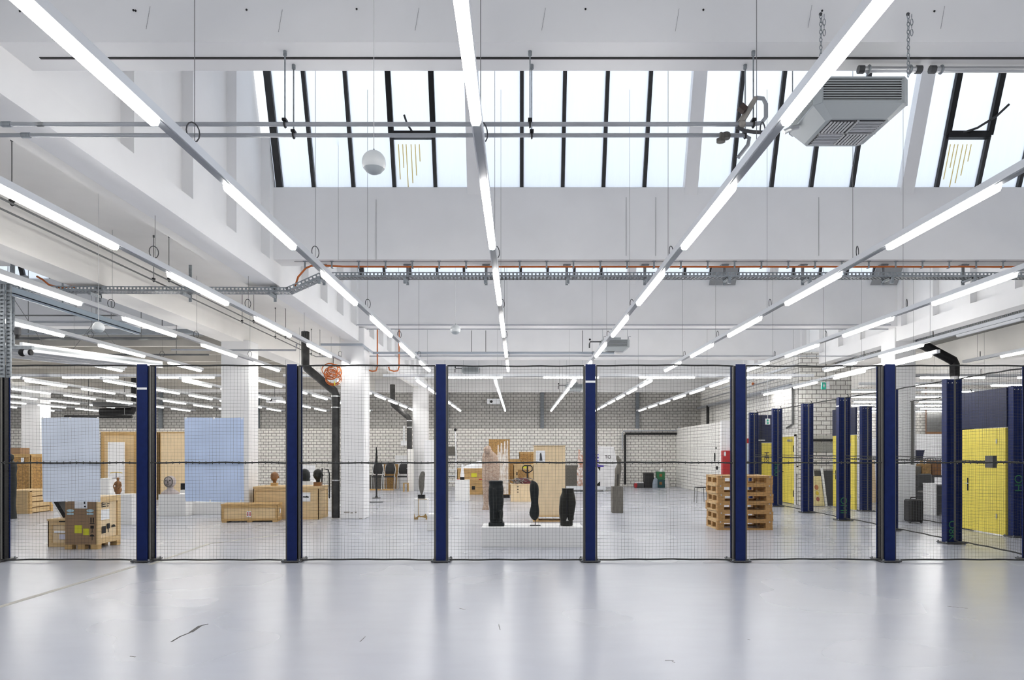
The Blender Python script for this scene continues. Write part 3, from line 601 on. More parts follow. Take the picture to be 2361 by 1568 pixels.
# ------------------------------------------------------------------ roof heaters
def heater(label, x, y, z, dz=0.0, chains=True):
    t = thing('roof_heater', label, 'heater', (x, y, z), 0, 'hanging roof heaters')
    W, D, H, c = 0.315, 0.25, 0.175, 0.045
    oct_ = [(-W+c, -D), (W-c, -D), (W, -D+c), (W, D-c), (W-c, D), (-W+c, D), (-W, D-c), (-W, -D+c)]
    lo = [(px*0.69, py*0.86+0.01) for px, py in oct_]
    MB().rings([[(px*1.02, py*1.02, H-0.012) for px, py in oct_], [(px*1.02, py*1.02, H) for px, py in oct_]]).build('lid', HEATER, t)
    MB().rings([[(px*0.69, py*0.86+0.01, -0.085) for px, py in oct_], [(px, py, 0) for px, py in oct_], [(px, py, 0.015) for px, py in oct_]]).build('hood', HEATER, t)
    MB().rings([[(px*0.93, py*0.93, 0.01) for px, py in oct_], [(px*0.93, py*0.93, H-0.01) for px, py in oct_]]).build('core', HEATD, t)
    s = MB()
    for k in range(9):
        zz = 0.024+0.0165*k
        s.obox((0, -D+0.012, zz), (2*(W-c), 0.02, 0.008), (0.5, 0, 0)); s.obox((-W+0.012, 0, zz), (0.02, 2*(D-c), 0.008), (0, 0.5, 0)); s.obox((W-0.012, 0, zz), (0.02, 2*(D-c), 0.008), (0, -0.5, 0))
    s.build('louvre', HEATER, t)
    for sx in (-1, 1):
        for sy in (-1, 1): MB().bar((sx*(W-c/2), sy*(D-c/2), 0.0), (sx*(W-c/2), sy*(D-c/2), H), 0.062, 0.02, (sx, sy, 0)).build('corner_panel', HEATER, t)
    g = MB(); a, bb = W*0.69-0.03, D*0.86-0.03
    g.box(-0.008, -bb, -0.094, 0.008, bb, -0.083).box(-a, -0.002, -0.094, a, 0.014, -0.083)
    for k in range(7):
        u = 0.02+k*(a-0.02)/7+0.01
        for sx, sy in ((1, 1), (-1, -1)):
            for q in range(1): g.obox((sx*u, sy*bb/2+0.005, -0.09), (0.012, bb-0.02, 0.008), (0, 0.6, 0))
        u2 = 0.02+k*(bb-0.02)/7+0.01
        for sx, sy in ((1, -1), (-1, 1)): g.obox((sx*a/2, sy*u2+0.005, -0.09), (a-0.02, 0.012, 0.008), (0.6, 0, 0))
    gname = g.build('outlet_grille', STEEL, t).name
    ol = MB().box(-a, -bb, -0.0865, a, bb+0.01, -0.0845).build('outlet', HEATD, t); bpy.data.objects[gname].parent = ol
    bd = MB().blob([(0, 0, 0, 0.035, 0.035), (0.003, 0, 0, 0.035, 0.035)], 18).build('badge', PAPERW, t, loc=(W+0.0, 0.0-D*0.55, 0.1), rot=(0, PI/2, 0))
    MB().tube([(0.024*math.cos(k*PI/8), 0.024*math.sin(k*PI/8), 0.004) for k in range(16)], 0.005, 5, closed=True).build('badge_ring', RED, bd)
    if chains:
        for cx in (-W+0.03, W-0.01):
            ch = MB(); n = 16; L = 4.45-z-H; 
            for k in range(n):
                z0 = H+L*(k+0.5)/n; rr = L/n*0.62
                ch.tube([((0.009*math.cos(q*PI/4) if k % 2 else 0)+cx, (0 if k % 2 else 0.009*math.cos(q*PI/4))-D-0.0, z0+rr*math.sin(q*PI/4)) for q in range(8)], 0.0026, 5, closed=True)
            for k in range(4): ch.tube([(cx+0.02+(0.009*math.cos(q*PI/4) if k % 2 else 0), -D-0.005, H+L-0.02-0.035*k+0.024*math.sin(q*PI/4)) for q in range(8)], 0.0026, 5, closed=True)
            ch.build('chain', GALV, t)
            MB().ball((cx, -D+0.005, H+L+0.005), 0.012, 8, 6).build('anchor', DGREY, t)
    else:
        for cx in (-W+0.04, W-0.02):
            MB().tube([(cx, -D, H), (cx, -D, H+0.06), (cx+0.05, -D, H+0.06)], 0.008, 6).build('hook', GALV, t)
            MB().tube([(cx, -D*0.3, H), (cx, -D*0.3, dz)], 0.004, 5).build('chain', GALV, t)
        MB().box(-0.12, -0.1, H, 0.14, 0.1, H+0.07).build('junction_box', HEATER, t)
        MB().tube([(-W, -0.1, H-0.03), (-W-0.25, -0.1, H-0.03), (-W-0.27, -0.1, H-0.08), (-W-0.27, -0.1, 0)], 0.016, 8).build('hose', DGREY, t)
        MB().ball((-W-0.26, -0.1, H+0.02), 0.025, 8, 6).build('valve_wheel', BLACK, t)
    return t
h0 = heater('large hanging heater close by under the first cross beam on chains', gx(1980, 4.74), 4.68+0.25, gz(237, 4.68))
MB().tube([(-0.315, 0.05, -0.02), (-0.36, 0.05, -0.03), (-0.42, 0.05, -0.06)], 0.018, 8).build('pipe_stub', STEEL, h0)
MB().tube([(-0.29, 0.22, 0.175), (-0.29, 0.22, 0.9)], 0.004, 5).build('chain', GALV, h0)
heater('hanging heater under the third cross beam beyond the central light row', gx(1419, 15.9), 16.1, gz(801, 15.9), 1.0, False)
heater('small far hanging heater above the long pale plinth, left of the two lit cross lamps', gx(1085, 25.6), 25.8, gz(858, 25.6), 0.9, False)
heater('far hanging heater touching the far beam by the sloping lamp row', gx(1325, 25.0), 25.2, gz(897, 25.0), 1.2, False)
# ceiling devices far away
for px, py, Y, lab in ((1138, 926, 29.7, 'white fan heater box on the upper far wall left of the steel post'), (630, 922, 27, 'white fan heater box hanging in the left bay')):
    t = thing('fan_box', lab, 'fan box', (gx(px, Y), Y, gz(py, Y)), 0, 'white fan boxes')
    MB().box(-0.28, 0, -0.1, 0.28, 0.42 if Y > 28 else 0.3, 0.12).build('casing', ALU, t); MB().blob([(0, 0, 0, 0.06, 0.06), (0.01, 0, 0, 0.06, 0.06)], 12).build('outlet', BLACK, t, loc=(-0.1, 0.0, 0.0), rot=(PI/2, 0, 0))
    MB().tube([(0, 0.15, 0.1), (0, 0.15, soffit_over(gx(px, Y), Y+0.15)-gz(py, Y))], 0.01, 6).build('hanger_rod', DPIPE, t)

# ------------------------------------------------------------------ cage: posts and mesh panels
FY = 9.41
def post(label, x, y, facing, h=2.69, tape=0.0, ink=None, hooks=False, plate=True):
    """H-section column; facing 'f' turns its flat outer flange to the front, 's' to the left"""
    t = thing('fence_post', label, 'fence post', (x, y, 0), 0 if facing == 'f' else -PI/2, 'blue fence posts')
    w2, d, tf = 0.066, 0.25, 0.014
    prof = MB().box(-w2, 0, 0.02, w2, tf, h).box(-w2, d-tf, 0.02, w2, d, h).box(-0.006, tf, 0.02, 0.006, d-tf, h).build('column_profile', BLUE, t)
    for sx in ((-1, 1) if facing == 'f' else ()): MB().box(sx*0.0065, 0.15, 0.025, sx*0.055, d-tf-0.001, h-0.004).build('black_shade_strip', BLACK, t)  # black strips added to stand for the shade inside the flange recess
    if plate:
        b = MB().box(-0.13, -0.05, 0.012, 0.13, 0.3, 0.026); bp = b.build('base_plate', DGREY, t)
        k = MB()
        for sx in (-0.11, 0.11):
            for sy in (-0.03, 0.27): k.blob([(0, sx, sy, 0.016, 0.016), (0.012, sx, sy, 0.016, 0.016)], 8).blob([(0.026, sx, sy, 0.012, 0.012), (0.045, sx, sy, 0.012, 0.012)], 6)
        k.build('levelling_bolt', GALV, bp)
    if tape: MB().box(-w2-0.001, -0.002, tape-0.014, w2+0.001, 0.001, tape+0.014).build('tape_mark', PAPERW, t)
    if hooks:
        k = MB()
        for u in (0.06, 0.125, 0.19): k.ball((0.012, u, h-0.06), 0.009, 8, 6)
        k.build('bolt_head', PAPERW, prof)
        MB().tube([(0.03, 0.22, h), (0.03, 0.22, h+0.05), (0.03, 0.19, h+0.06)], 0.008, 6).build('hook', BLACK, t)
    if ink: text('marker_lettering', ink[0], ink[2], GREENINK, t, (0.0085, 0.125, ink[1]), (PI/2, PI/2, PI/2))
    return t
FP = [(-7.14, 'blue fence post cut by the picture edge, beside the hanging perforated struts', 0), (-5.11, 'blue fence post between the two pale blue sheets, with a white tape mark', gz(896, FY)),
 (-3.076, 'blue fence post in front of the long pine crate and bent rain pipe', 0), (-1.056, 'blue fence post just right of the feather sculpture', 0),
 (0.973, 'blue fence post with white tape right of the long white plinth', gz(880, FY)), (3.009, 'blue fence post standing before the pallet stack', 0), (5.04, 'blue fence post left of the view into the cluttered side hall', 0), (7.07, 'blue corner post of the cage front outside the frame', 0)]
for x, lab, tp in FP: post(lab, x, FY, 'f', tape=tp)
def net_panel(label, a, b, z0=0.028, z1=2.672, pitch=0.0467, r=0.00095, mid=1.352, frame=True, seed=0, group='mesh fence panels', two_mid=False, lock=False):
    a, b = Vector((a[0], a[1], 0)), Vector((b[0], b[1], 0)); L = (b-a).length; d = (b-a)/L; nrm = Vector((-d.y, d.x, 0))
    t = thing('mesh_fence_panel', label, 'fence panel', a, math.atan2(d.y, d.x), group)
    rnd = random.Random(seed); ph = [rnd.uniform(0, 6.3) for _ in range(6)]
    H = z1-z0
    def P(u, v):
        e = math.sin(PI*u/L); f = math.sin(PI*max(min((v-z0)/H, 1), 0))
        return (u+0.010*f*math.sin(2.1*v+ph[0])*e, 0.004*math.sin(3*u+ph[1])*f, v+(0.008*math.sin(3.3*u/L*2+ph[2])+0.006*math.sin(9*u/L+ph[3]))*(0.35+0.65*f))
    m = MB()
    def strand(pts):
        R = []
        for p in pts: R.append(p)
        k = len(R); base = len(m.v)
        hor = abs(R[-1][0]-R[0][0]) > abs(R[-1][2]-R[0][2])
        for p in R:
            for q in range(3):
                c, s = r*math.cos(q*2*PI/3), r*math.sin(q*2*PI/3)
                m.v.append((p[0], p[1]+c, p[2]+s) if hor else (p[0]+s, p[1]+c, p[2]))
        for i in range(k-1):
            for q in range(3):
                q2 = (q+1) % 3; m.face((base+i*3+q, base+i*3+q2, base+(i+1)*3+q2, base+(i+1)*3+q))
    nu = int(L/pitch); nv = int(H/pitch); ns = 8
    for i in range(nu+1):
        u = min(0.004+i*(L-0.008)/nu, L); strand([P(u, z0+H*k/ns) for k in range(ns+1)])
    for j in range(nv+1):
        v = z0+j*H/nv; strand([P(0.004+(L-0.008)*k/ns, v) for k in range(ns+1)])
    def rope(nm, v, rr, sag):
        MB().tube([(L*k/16, 0.004*math.sin(k*1.7+ph[4]), v+sag*math.sin(PI*k/16)+0.003*math.sin(k*1.3+ph[5])) for k in range(17)], rr, 7).build(nm, ROPE, t, smooth=True)
    rope('top_rope', z1, 0.0105, rnd.uniform(-0.004, 0.012)); rope('middle_rope', mid, 0.0105, rnd.uniform(-0.006, 0.006)); rope('bottom_rope', z0, 0.0105, rnd.uniform(0.0, 0.014))
    if two_mid: rope('second_middle_rope', mid+0.06, 0.008, 0.0)
    if frame:
        for q in (0, L): MB().bar((q, 0, z0), (q, 0, z1), 0.022, 0.022, (0, 1, 0)).build('edge_cord', mat('brown_grey_edge', (0.10, 0.098, 0.09), 0.6), t)
    m.cur = 1
    for k in range(int(L/0.09)): m.box(0.04+k*0.09, -0.007, mid-0.018, 0.046+k*0.09, 0.007, mid+0.018)
    m.build('net', [NETM, DGREY], t)
    if lock:
        MB().box(L*0.40, -0.03, mid-0.09, L*0.40+0.17, 0.03, mid+0.09).build('lock_plate', DGREY, t)
        MB().box(L*0.42, -0.04, mid-0.02, L*0.42+0.12, -0.03, mid-0.005).build('lock_bolt', STEEL, t)
    return t
NY = FY+0.045
PN = ['front mesh panel carrying the left pale blue sheet', 'front mesh panel carrying the right blue sheet', 'front mesh panel before the white column and feather sculpture', 'front mesh panel before the long white plinth with three torsos', 'front mesh panel before the corner with green crates', 'front mesh panel before the yellow doors and leaning picture', 'front mesh panel before the large yellow door']
for i in range(7):
    net_panel(PN[i], (FP[i][0]+0.085, NY), (FP[i+1][0]-0.085, NY), seed=i)
SX = 6.97
SP = [(11.3, 'side fence post nearest the front, with green marker lettering near its foot', ('O8K', 0.21, 0.17), True), (13.2, 'side fence post hidden behind a front post', None, False), (15.1, 'side fence post with green letters low down, right of the leaning picture', ('OMI', 0.33, 0.2), True),
      (17.0, 'side fence post between the small yellow door and the leaning picture', None, True), (19.0, 'side fence post left of the small yellow door, green letters halfway up', ('hdo', 1.0, 0.22), True), (20.9, 'farthest side fence post, beyond the pallet stack, by the red cabinet', None, True)]
for y, lab, ink, hk in SP: post(lab, SX, y+0.07, 's', ink=ink, hooks=hk, tape=(2.5 if y == 15.1 else 0))
ys = [FY+0.3]+[p[0] for p in SP]
PN2 = ['side mesh panel at the cage corner with a lock plate, before the large yellow door', 'side mesh panel between the first and second side post', 'side mesh panel before the white column of the side hall', 'side mesh panel before the leaning picture and block wall', 'side mesh panel before the small yellow door', 'farthest side mesh panel behind the pallet stack']
for i in range(6): net_panel(PN2[i], (SX+0.12, ys[i]+(0.16 if i else 0.0)), (SX+0.12, ys[i+1]-0.02), z0=0.06, seed=20+i, lock=(i == 0), two_mid=(i > 0))
DX = 8.65
for y, lab, ink in ((12.2, 'inner partition post right of the large yellow door', ('OH', 0.95, 0.2)), (13.62, 'inner partition post behind the front side post', None), (17.55, 'inner partition post before the narrow view of the second yellow door', None)):
    post(lab, DX, y, 's', h=2.66, ink=ink, hooks=True)
net_panel('inner mesh panel between the large yellow door and the suitcase', (DX+0.1, 13.72), (DX+0.1, 15.4), seed=31, group='inner mesh panels', z1=2.63)
net_panel('inner mesh panel beside the plywood sheet in the side hall', (DX+0.1, 15.45), (DX+0.1, 17.4), seed=32, group='inner mesh panels', z1=2.63)
net_panel('inner mesh panel at the frame edge right of the last partition post', (DX+0.1, 9.9), (DX+0.1, 12.0), seed=33, group='inner mesh panels', z1=2.63)
def cage_door(label, p, rz, wd, h, top, strip=0.22, handle=True):
    t = thing('cage_door', label, 'door', (p[0], p[1], 0), rz, 'yellow cage doors')
    lf = MB().box(0, -0.025, 0.02, wd-strip, 0.025, h).build('leaf', YELLOW, t, bevel=0.004)
    if strip: MB().box(wd-strip+0.01, -0.025, 0.02, wd, 0.025, h).build('side_leaf', YELLOW, t)
    MB().box(-0.03, -0.02, h+0.012, wd+0.02, 0.02, top).build('blue_panel', NAVY, t)
    for z in (0.3, h-0.28): MB().tube([(wd-strip+0.005, -0.034, z), (wd-strip+0.005, -0.034, z+0.08)], 0.012, 8).build('hinge', STEEL, lf)
    if handle:
        MB().box(0.16, -0.032, 0.76, 0.19, -0.025, 1.0).build('lock_plate', BLACK, lf)
        MB().tube([(0.175, -0.03, 0.9), (0.175, -0.075, 0.9), (0.28, -0.08, 0.9)], 0.009, 8).build('handle', STEEL, lf)
    return t
cage_door('large yellow door with blue panel above, at the front of the inner partition', (DX, 13.5), -PI/2, 1.2, 1.93, 2.64)
cage_door('narrow seen yellow door behind the side post with low green letters', (DX-0.05, 18.95), -PI/2, 1.25, 1.93, 2.64)
d3 = cage_door('yellow door with dark vertical lettering at the far end of the cage', (7.38, 21.1), 0, 0.55, 1.77, 2.62, 0.0, False)
MB().box(-0.155, -0.02, 0.02, -0.01, 0.02, 2.62).build('blue_side_panel', NAVY, d3); MB().box(-0.15, -0.03, 1.84, 0.1, -0.02, 1.87).build('white_rail', ALU, d3)
text('door_lettering', 'HES', 0.2, NAVY, d3, (0.14, -0.03, 1.33), (PI/2, PI/2, 0))

# pale blue sheets on the front mesh
def sheet(label, px0, px1, py0, py1, m, seed):
    rnd = random.Random(seed); Y = NY+0.022; x0, x1, z1, z0 = gx(px0, Y), gx(px1, Y), gz(py0, Y), gz(py1, Y); n, k = 14, 18
    t = thing('hanging_sheet', label, 'sheet', ((x0+x1)/2, Y, z0), 0, 'pale blue sheets on the fence'); b = MB(); W, H = (x1-x0)/2, z1-z0
    a = rnd.uniform(0, 6)
    def p(i, j, o): u, v = -W+2*W*i/n, H*j/k; return (u+(0.012 if j == 0 and i == 0 else 0)+0.01*(1-j/k), o+0.006+0.006*math.sin(2.4*v+a)+0.004*math.sin(5*u+a*2), v+0.004*math.sin(7*u+a))
    for o in (0, 0.0015):
        base = len(b.v)
        for j in range(k+1):
            for i in range(n+1): b.v.append(p(i, j, o))
        for j in range(k):
            for i in range(n):
                q = base+j*(n+1)+i; b.face((q, q+1, q+n+2, q+n+1) if o == 0 else (q, q+n+1, q+n+2, q+1))
    b.build('sheet', m, t, smooth=True)
    for u, v in ((0.0, H-0.01), (-W+0.02, H-0.01), (W-0.02, H-0.01), (-0.05, 0.01), (W-0.03, 0.01)): MB().box(u-0.008, -0.006, v-0.012, u+0.008, 0.012, v+0.02).build('clip', PAPERW, t)
sheet('left pale blue sheet hung on the mesh, above the cardboard faced crate', 95, 229, 963, 1157, SHEET, 3)
sheet('right deeper blue sheet hung on the mesh, before a white column', 425, 561, 963, 1157, SHEET2, 5)

# ------------------------------------------------------------------ crates and plinths
def plinth(label, px0, px1, pyb, pyt, depth, m=PLASTER, name='plinth', group='white plinths', Y=None, rz=0.0):
    Y = Y or gy(pyb); x0, x1 = gx(px0, Y), gx(px1, Y); h = gz(pyt, Y)
    o = MB().box(-(x1-x0)/2, 0, 0, (x1-x0)/2, depth, h).build(name, m, None, loc=((x0+x1)/2, Y, 0), rot=(0, 0, rz), bevel=0.004); tag(o, label, 'plinth', group); return ((x0+x1)/2, Y, h)
def crate(label, px0, px1, pyb, pyt, depth, body=PLY, trim=PINE, rz=0.0, skid=0.0, lid=0.03, bw=0.07, Y=None, vb=(), zb=0.0, group='wooden crates', name='wooden_crate', h=None):
    Y = Y or gy(pyb); x0, x1 = gx(px0, Y), gx(px1, Y); w2 = (x1-x0)/2; h = h or (gz(pyt, Y)-zb)
    t = thing(name, label, 'crate', ((x0+x1)/2, Y, zb), rz, group)
    MB().box(-w2+0.015, 0.015, skid, w2-0.015, depth-0.015, h-lid).build('body', body, t)
    if lid: MB().box(-w2-0.008, -0.008, h-lid, w2+0.008, depth+0.008, h).build('lid', trim if lid > 0.02 else body, t, bevel=0.003)
    if trim is not None and bw:
        z0, z1 = skid, h-lid-0.001
        for i, (xa, xb, za, zb2) in enumerate(((-w2, -w2+bw, z0, z1), (w2-bw, w2, z0, z1), (-w2+bw, w2-bw, z0, z0+bw), (-w2+bw, w2-bw, z1-bw, z1))):
            MB().box(xa, 0, za, xb, 0.016, zb2).build('batten', trim, t)
        for u in vb: MB().box(u*w2-bw/2, 0, z0+bw, u*w2+bw/2, 0.016, z1-bw).build('batten', trim, t)
        for s in (-1, 1):
            x = s*w2; b = MB()
            for ya, yb, za, zb2 in ((0, bw, z0, z1), (depth-bw, depth, z0, z1), (bw, depth-bw, z0, z0+bw), (bw, depth-bw, z1-bw, z1)): b.box(x-s*0.016, ya, za, x, yb, zb2)
            b.build('side_frame', trim, t)
    if skid:
        for u in (-w2+0.06, 0, w2-0.06): MB().box(u-0.05, 0.0, 0, u+0.05, depth, skid).build('skid', trim or PINE, t)
    t['w'] = w2; t['h'] = h; t['d'] = depth
    return t
def label_on(t, nm, x0, z0, x1, z1, m, side='f', th=0.003):
    if side == 'f': return MB().box(x0, -th, z0, x1, 0.0, z1).build(nm, m, t)
    else: return MB().box(t['w'], x0, z0, t['w']+th, x1, z1).build(nm, m, t)
# cardboard faced crate
c = thing('packing_crate', 'cardboard faced crate on feet below the left blue sheet', 'crate', (gx(187, 10.67), 10.67, 0), 0, 'wooden crates')
W2, D, H = 0.245, 0.62, 0.8; c['w'] = W2; c['d'] = D
MB().box(-W2, 0.012, 0.075, W2-0.012, D, H).build('body', PLYL, c); MB().box(-W2, 0, 0.075, W2-0.02, 0.012, H).build('cardboard_front', CARD, c)
b = MB()
for ya, yb, za, zb in ((0, 0.085, 0.075, H), (D-0.085, D, 0.075, H), (0.085, D-0.085, 0.075, 0.16), (0.085, D-0.085, H-0.085, H)): b.box(W2-0.012, ya, za, W2+0.008, yb, zb)
b.build('side_frame', PINEL, c)
for sx in (-0.2, 0.0, 0.2):
    for sy in (0.05, D-0.06): MB().box(sx-0.055, sy-0.05, 0, sx+0.055, sy+0.05, 0.075).build('foot', PINE, c)
lb = label_on(c, 'paper_label', -0.1, 0.63, 0.095, 0.765, PAPERW)
MB().box(0.045, -0.006, 0.7, 0.065, -0.003, 0.75).box(0.05, -0.006, 0.65, 0.075, -0.003, 0.67).build('label_print', BLACK, lb)
for x in (-0.165, 0.14):
    MB().blob([(-0.006, 0, 0, 0.055, 0.024), (0.0, 0, 0, 0.055, 0.024)], 18).build('grip', HANDLE, c, loc=(x, -0.004, 0.595), rot=(PI/2, 0, 0))
    MB().box(x-0.05, -0.006, 0.535, x+0.05, 0, 0.562).build('grip_band', HANDLE, c)
MB().box(-0.1, -0.003, 0.25, 0.015, 0, 0.37).build('sticker', STICK, c); MB().box(0.035, -0.003, 0.22, 0.125, 0, 0.32).build('sticker', STICK, c)
MB().box(0.145, -0.003, 0.41, 0.16, 0, 0.49).box(0.18, -0.003, 0.41, 0.195, 0, 0.49).box(0.135, -0.003, 0.392, 0.205, 0, 0.4).build('up_arrow_print', BLACK, c)
MB().box(0.145, -0.003, 0.32, 0.195, 0, 0.365).box(0.166, -0.003, 0.27, 0.174, 0, 0.32).box(0.15, -0.003, 0.262, 0.19, 0, 0.27).build('glass_print', BLACK, c)
u = MB(); u.v += [(0.13,-0.003,0.2),(0.21,-0.003,0.2),(0.195,-0.003,0.222),(0.17,-0.003,0.232),(0.145,-0.003,0.222)]; u.face((0,1,2,3,4)); u.box(0.167, -0.003, 0.14, 0.173, 0, 0.2)
u.build('umbrella_print', BLACK, c)
label_on(c, 'paper_label', 0.1, 0.44, 0.32, 0.6, PAPERW, 's')
pr = MB()
for k, z in enumerate((0.71, 0.675, 0.64)): pr.box(W2, 0.14, z, W2+0.004, 0.22, z+0.014).box(W2, 0.26, z, W2+0.004, 0.34-0.02*k, z+0.014)
pr.box(W2, 0.12, 0.635, W2+0.004, 0.13, 0.725).build('stencil_print', BLACK, c)
MB().box(W2, 0.13, 0.23, W2+0.004, 0.22, 0.34).build('case_print', BLACK, c); MB().box(W2, 0.26, 0.29, W2+0.004, 0.33, 0.37).box(W2, 0.29, 0.23, W2+0.004, 0.3, 0.29).build('glass_print', BLACK, c)
u = MB(); u.v += [(W2+0.004,0.37,0.3),(W2+0.004,0.49,0.3),(W2+0.004,0.46,0.335),(W2+0.004,0.43,0.345),(W2+0.004,0.4,0.335)]; u.face((0,1,2,3,4)); u.build('umbrella_print', BLACK, c)
t = crate('small pale crate half hidden behind the cardboard faced crate', 110, 158, 1262, 1198, 0.38, PLYL, PINEL, Y=10.95, bw=0.065, group='wooden crates', h=0.44)
label_on(t, 'paper_strip', -0.06, 0.22, 0.12, 0.255, PAPERW); label_on(t, 'paper_label', 0.02, 0.12, 0.12, 0.2, mat('pale_violet_paper', (0.6, 0.6, 0.7), 0.6)); MB().box(0.02, -0.01, 0.395, 0.15, -0.008, 0.41).build('stencil_print', BLACK, t)
t = thing('framed_panel', 'black and white framed panel leaning on the small pale crate', 'panel', (gx(143, 11.15), 11.15, 0.44)); MB().obox((0.02, 0.02, 0.15), (0.06, 0.2, 0.3), (0, -0.55, 0)).build('frame', BLACK, t); MB().obox((-0.025, 0.02, 0.14), (0.03, 0.2, 0.28), (0, -0.55, 0)).build('white_back', PAPERW, t); MB().obox((-0.02, 0.05, 0.27), (0.05, 0.16, 0.2), (0, 0.6, 0)).build('flap', DGREY, t)
# left group
t = crate('tall brown crate behind the slatted pallet box at the left edge', 18, 71, 1150, 1047, 0.6, OSB, PINE, Y=19.0, zb=0.0, bw=0.06, h=1.44); label_on(t, 'paper_label', 0.05, 1.2, 0.13, 1.34, PAPERW)
crate('brown carton standing on the tall brown crate', 10, 47, 1047, 1033, 0.4, CARD, None, Y=19.1, zb=1.44, lid=0, bw=0, h=0.17)
t = thing('slatted_box', 'pale pallet box with slatted side at the left edge', 'crate', (gx(64, 16.8), 16.8, 0), 0, 'wooden crates')
MB().box(-0.6, 0.0, 0.0, 0.0, 0.02, 0.55).build('front_board', PINEL, t); MB().box(-0.6, 0.02, 0.0, -0.02, 0.8, 0.53).build('body', mat('shaded_box_inside', (0.2, 0.12, 0.05), 0.8), t)  # solid fill coloured dark for the shade behind the slats
for k in range(4): MB().box(-0.02, 0.02, 0.02+0.135*k, 0.004, 0.85, 0.125+0.135*k).build('slat', PINEL, t)
for y in (0.02, 0.78): MB().box(0.004, y, 0.0, 0.03, y+0.09, 0.55).build('upright', PINE, t)
MB().box(-0.62, -0.01, 0.53, 0.03, 0.88, 0.565).build('lid', PINEL, t)
# big plywood cases along the rear left
for i, (a, b_, lab) in enumerate(((232, 316, 'tall plywood case with a white panel before it, left of a front post'), (320, 364, 'narrow tall plywood case just right of the first front post'), (368, 430, 'tall plywood case beside the right blue sheet'))):
    t = crate(lab, a, b_, 1152, 995, 0.5, PLY if i == 0 else PLYL, PINE, Y=21.8, bw=0.1 if i == 0 else 0.03, lid=0.02, group='tall plywood cases', h=2.14)
crate('tall plywood case mostly behind the right blue sheet', 434, 500, 1152, 995, 0.5, PLYL, PINE, Y=21.8, bw=0.03, lid=0.02, group='tall plywood cases', h=2.14)
o = MB().box(-0.25, 0, 0, 0.25, 0.06, 1.8).build('white_board', PAPERW, None, loc=(gx(267, 21.5), 21.5, 0), bevel=0.004); tag(o, 'tall white board leaning on the plywood case', 'board')
plinth('low white plinth left of the carved wooden figure', 230, 251, 1150, 1103, 0.4, Y=18.5)
px_, py_, ph_ = plinth('white plinth under the carved wooden figure', 266, 304, 1210, 1140, 0.32)
plinth('wide white plinth under the grey bust', 365, 428, 1190, 1140, 0.5); 
plinth('low white platform below the right blue sheet', 436, 516, 1190, 1158, 0.6, Y=16.6)
plinth('white plinth behind the right blue sheet', 470, 512, 1172, 1128, 0.5, Y=18.5)

# ------------------------------------------------------------------ sculptures
def profile(rows, ox, oy, sc, Y, flat, x0, z0, dy=0.0):
    out = []
    for y, l, r in sorted(rows, key=lambda q: -q[0]):
        X = (gx(ox+l/sc, Y)+gx(ox+r/sc, Y))/2; R = (gx(ox+r/sc, Y)-gx(ox+l/sc, Y))/2
        out.append((gz(oy+y/sc, Y)-z0, X-x0, dy, R, R*flat))
    return out
# long white plinth
PX, PY, PH = plinth('long low white plinth carrying three dark torsos', 1110, 1345, 1262, 1216, 0.62, Y=10.9)
YT = 11.15
t = thing('torso_sculpture', 'dark banded torso with a square foot on the long plinth, left of the slim one', 'sculpture', (gx(1145, YT), YT, PH), 0, 'dark torsos on the long plinth')
rows = [(150,228,488),(160,220,494),(190,222,492),(225,236,488),(270,226,500),(330,218,506),(400,220,500),(440,216,498),(500,218,508),(570,222,506),(640,230,496),(700,236,490),(760,234,498),(830,240,496),(880,238,488),(945,246,498)]
MB().blob(profile(rows, 1100, 1090, 8.254, YT, 0.75, gx(1145, YT), PH), 28, 0.75).tube([(-0.03, -0.1, 0.1), (-0.02, -0.105, 0.35), (-0.035, -0.1, 0.6)], [0.02, 0.03, 0.02], 8).tube([(0.045, -0.1, 0.06), (0.055, -0.1, 0.25)], [0.02, 0.028], 8).build('torso', STONE, t, remesh=0.011)
MB().box(-0.125, -0.1, 0, 0.125, 0.12, 0.055).build('foot', STONE, t, bevel=0.006)
t = thing('torso_sculpture', 'slim dark torso on a thin rod in the middle of the long plinth', 'sculpture', (gx(1234, YT), YT, PH), 0, 'dark torsos on the long plinth')
rows = [(145,1035,1060),(170,1025,1110),(200,1012,1145),(250,1002,1168),(320,1000,1174),(400,1010,1172),(480,1018,1168),(560,1028,1164),(640,1022,1172),(700,1005,1180),(760,994,1182),(810,1000,1178),(850,1020,1168),(885,1048,1140),(905,1085,1120)]
MB().blob(profile(rows, 1100, 1090, 8.254, YT, 0.7, gx(1234, YT), PH), 26).build('torso', STONE, t, smooth=True)
MB().tube([(0, 0, 0.01), (0, 0, 0.12)], 0.006, 8).build('rod', BLACK, t); MB().box(-0.085, -0.05, 0, 0.085, 0.06, 0.01).build('base_plate', DGREY, t)
t = thing('torso_sculpture', 'dark hip and thigh torso at the right end of the long plinth', 'sculpture', (gx(1307, YT), YT, PH), 0, 'dark torsos on the long plinth')
rows = [(297,1612,1842),(320,1616,1838),(360,1616,1842),(400,1604,1852),(450,1582,1862),(500,1574,1872),(560,1570,1880),(620,1566,1876),(700,1560,1862),(780,1562,1850),(840,1572,1840),(890,1580,1842),(900,1580,1822),(1000,1582,1820)]
MB().blob(profile(rows, 1100, 1090, 8.254, YT, 0.72, gx(1307, YT), PH), 28, 0.85).build('torso', BRONZE, t, smooth=True)
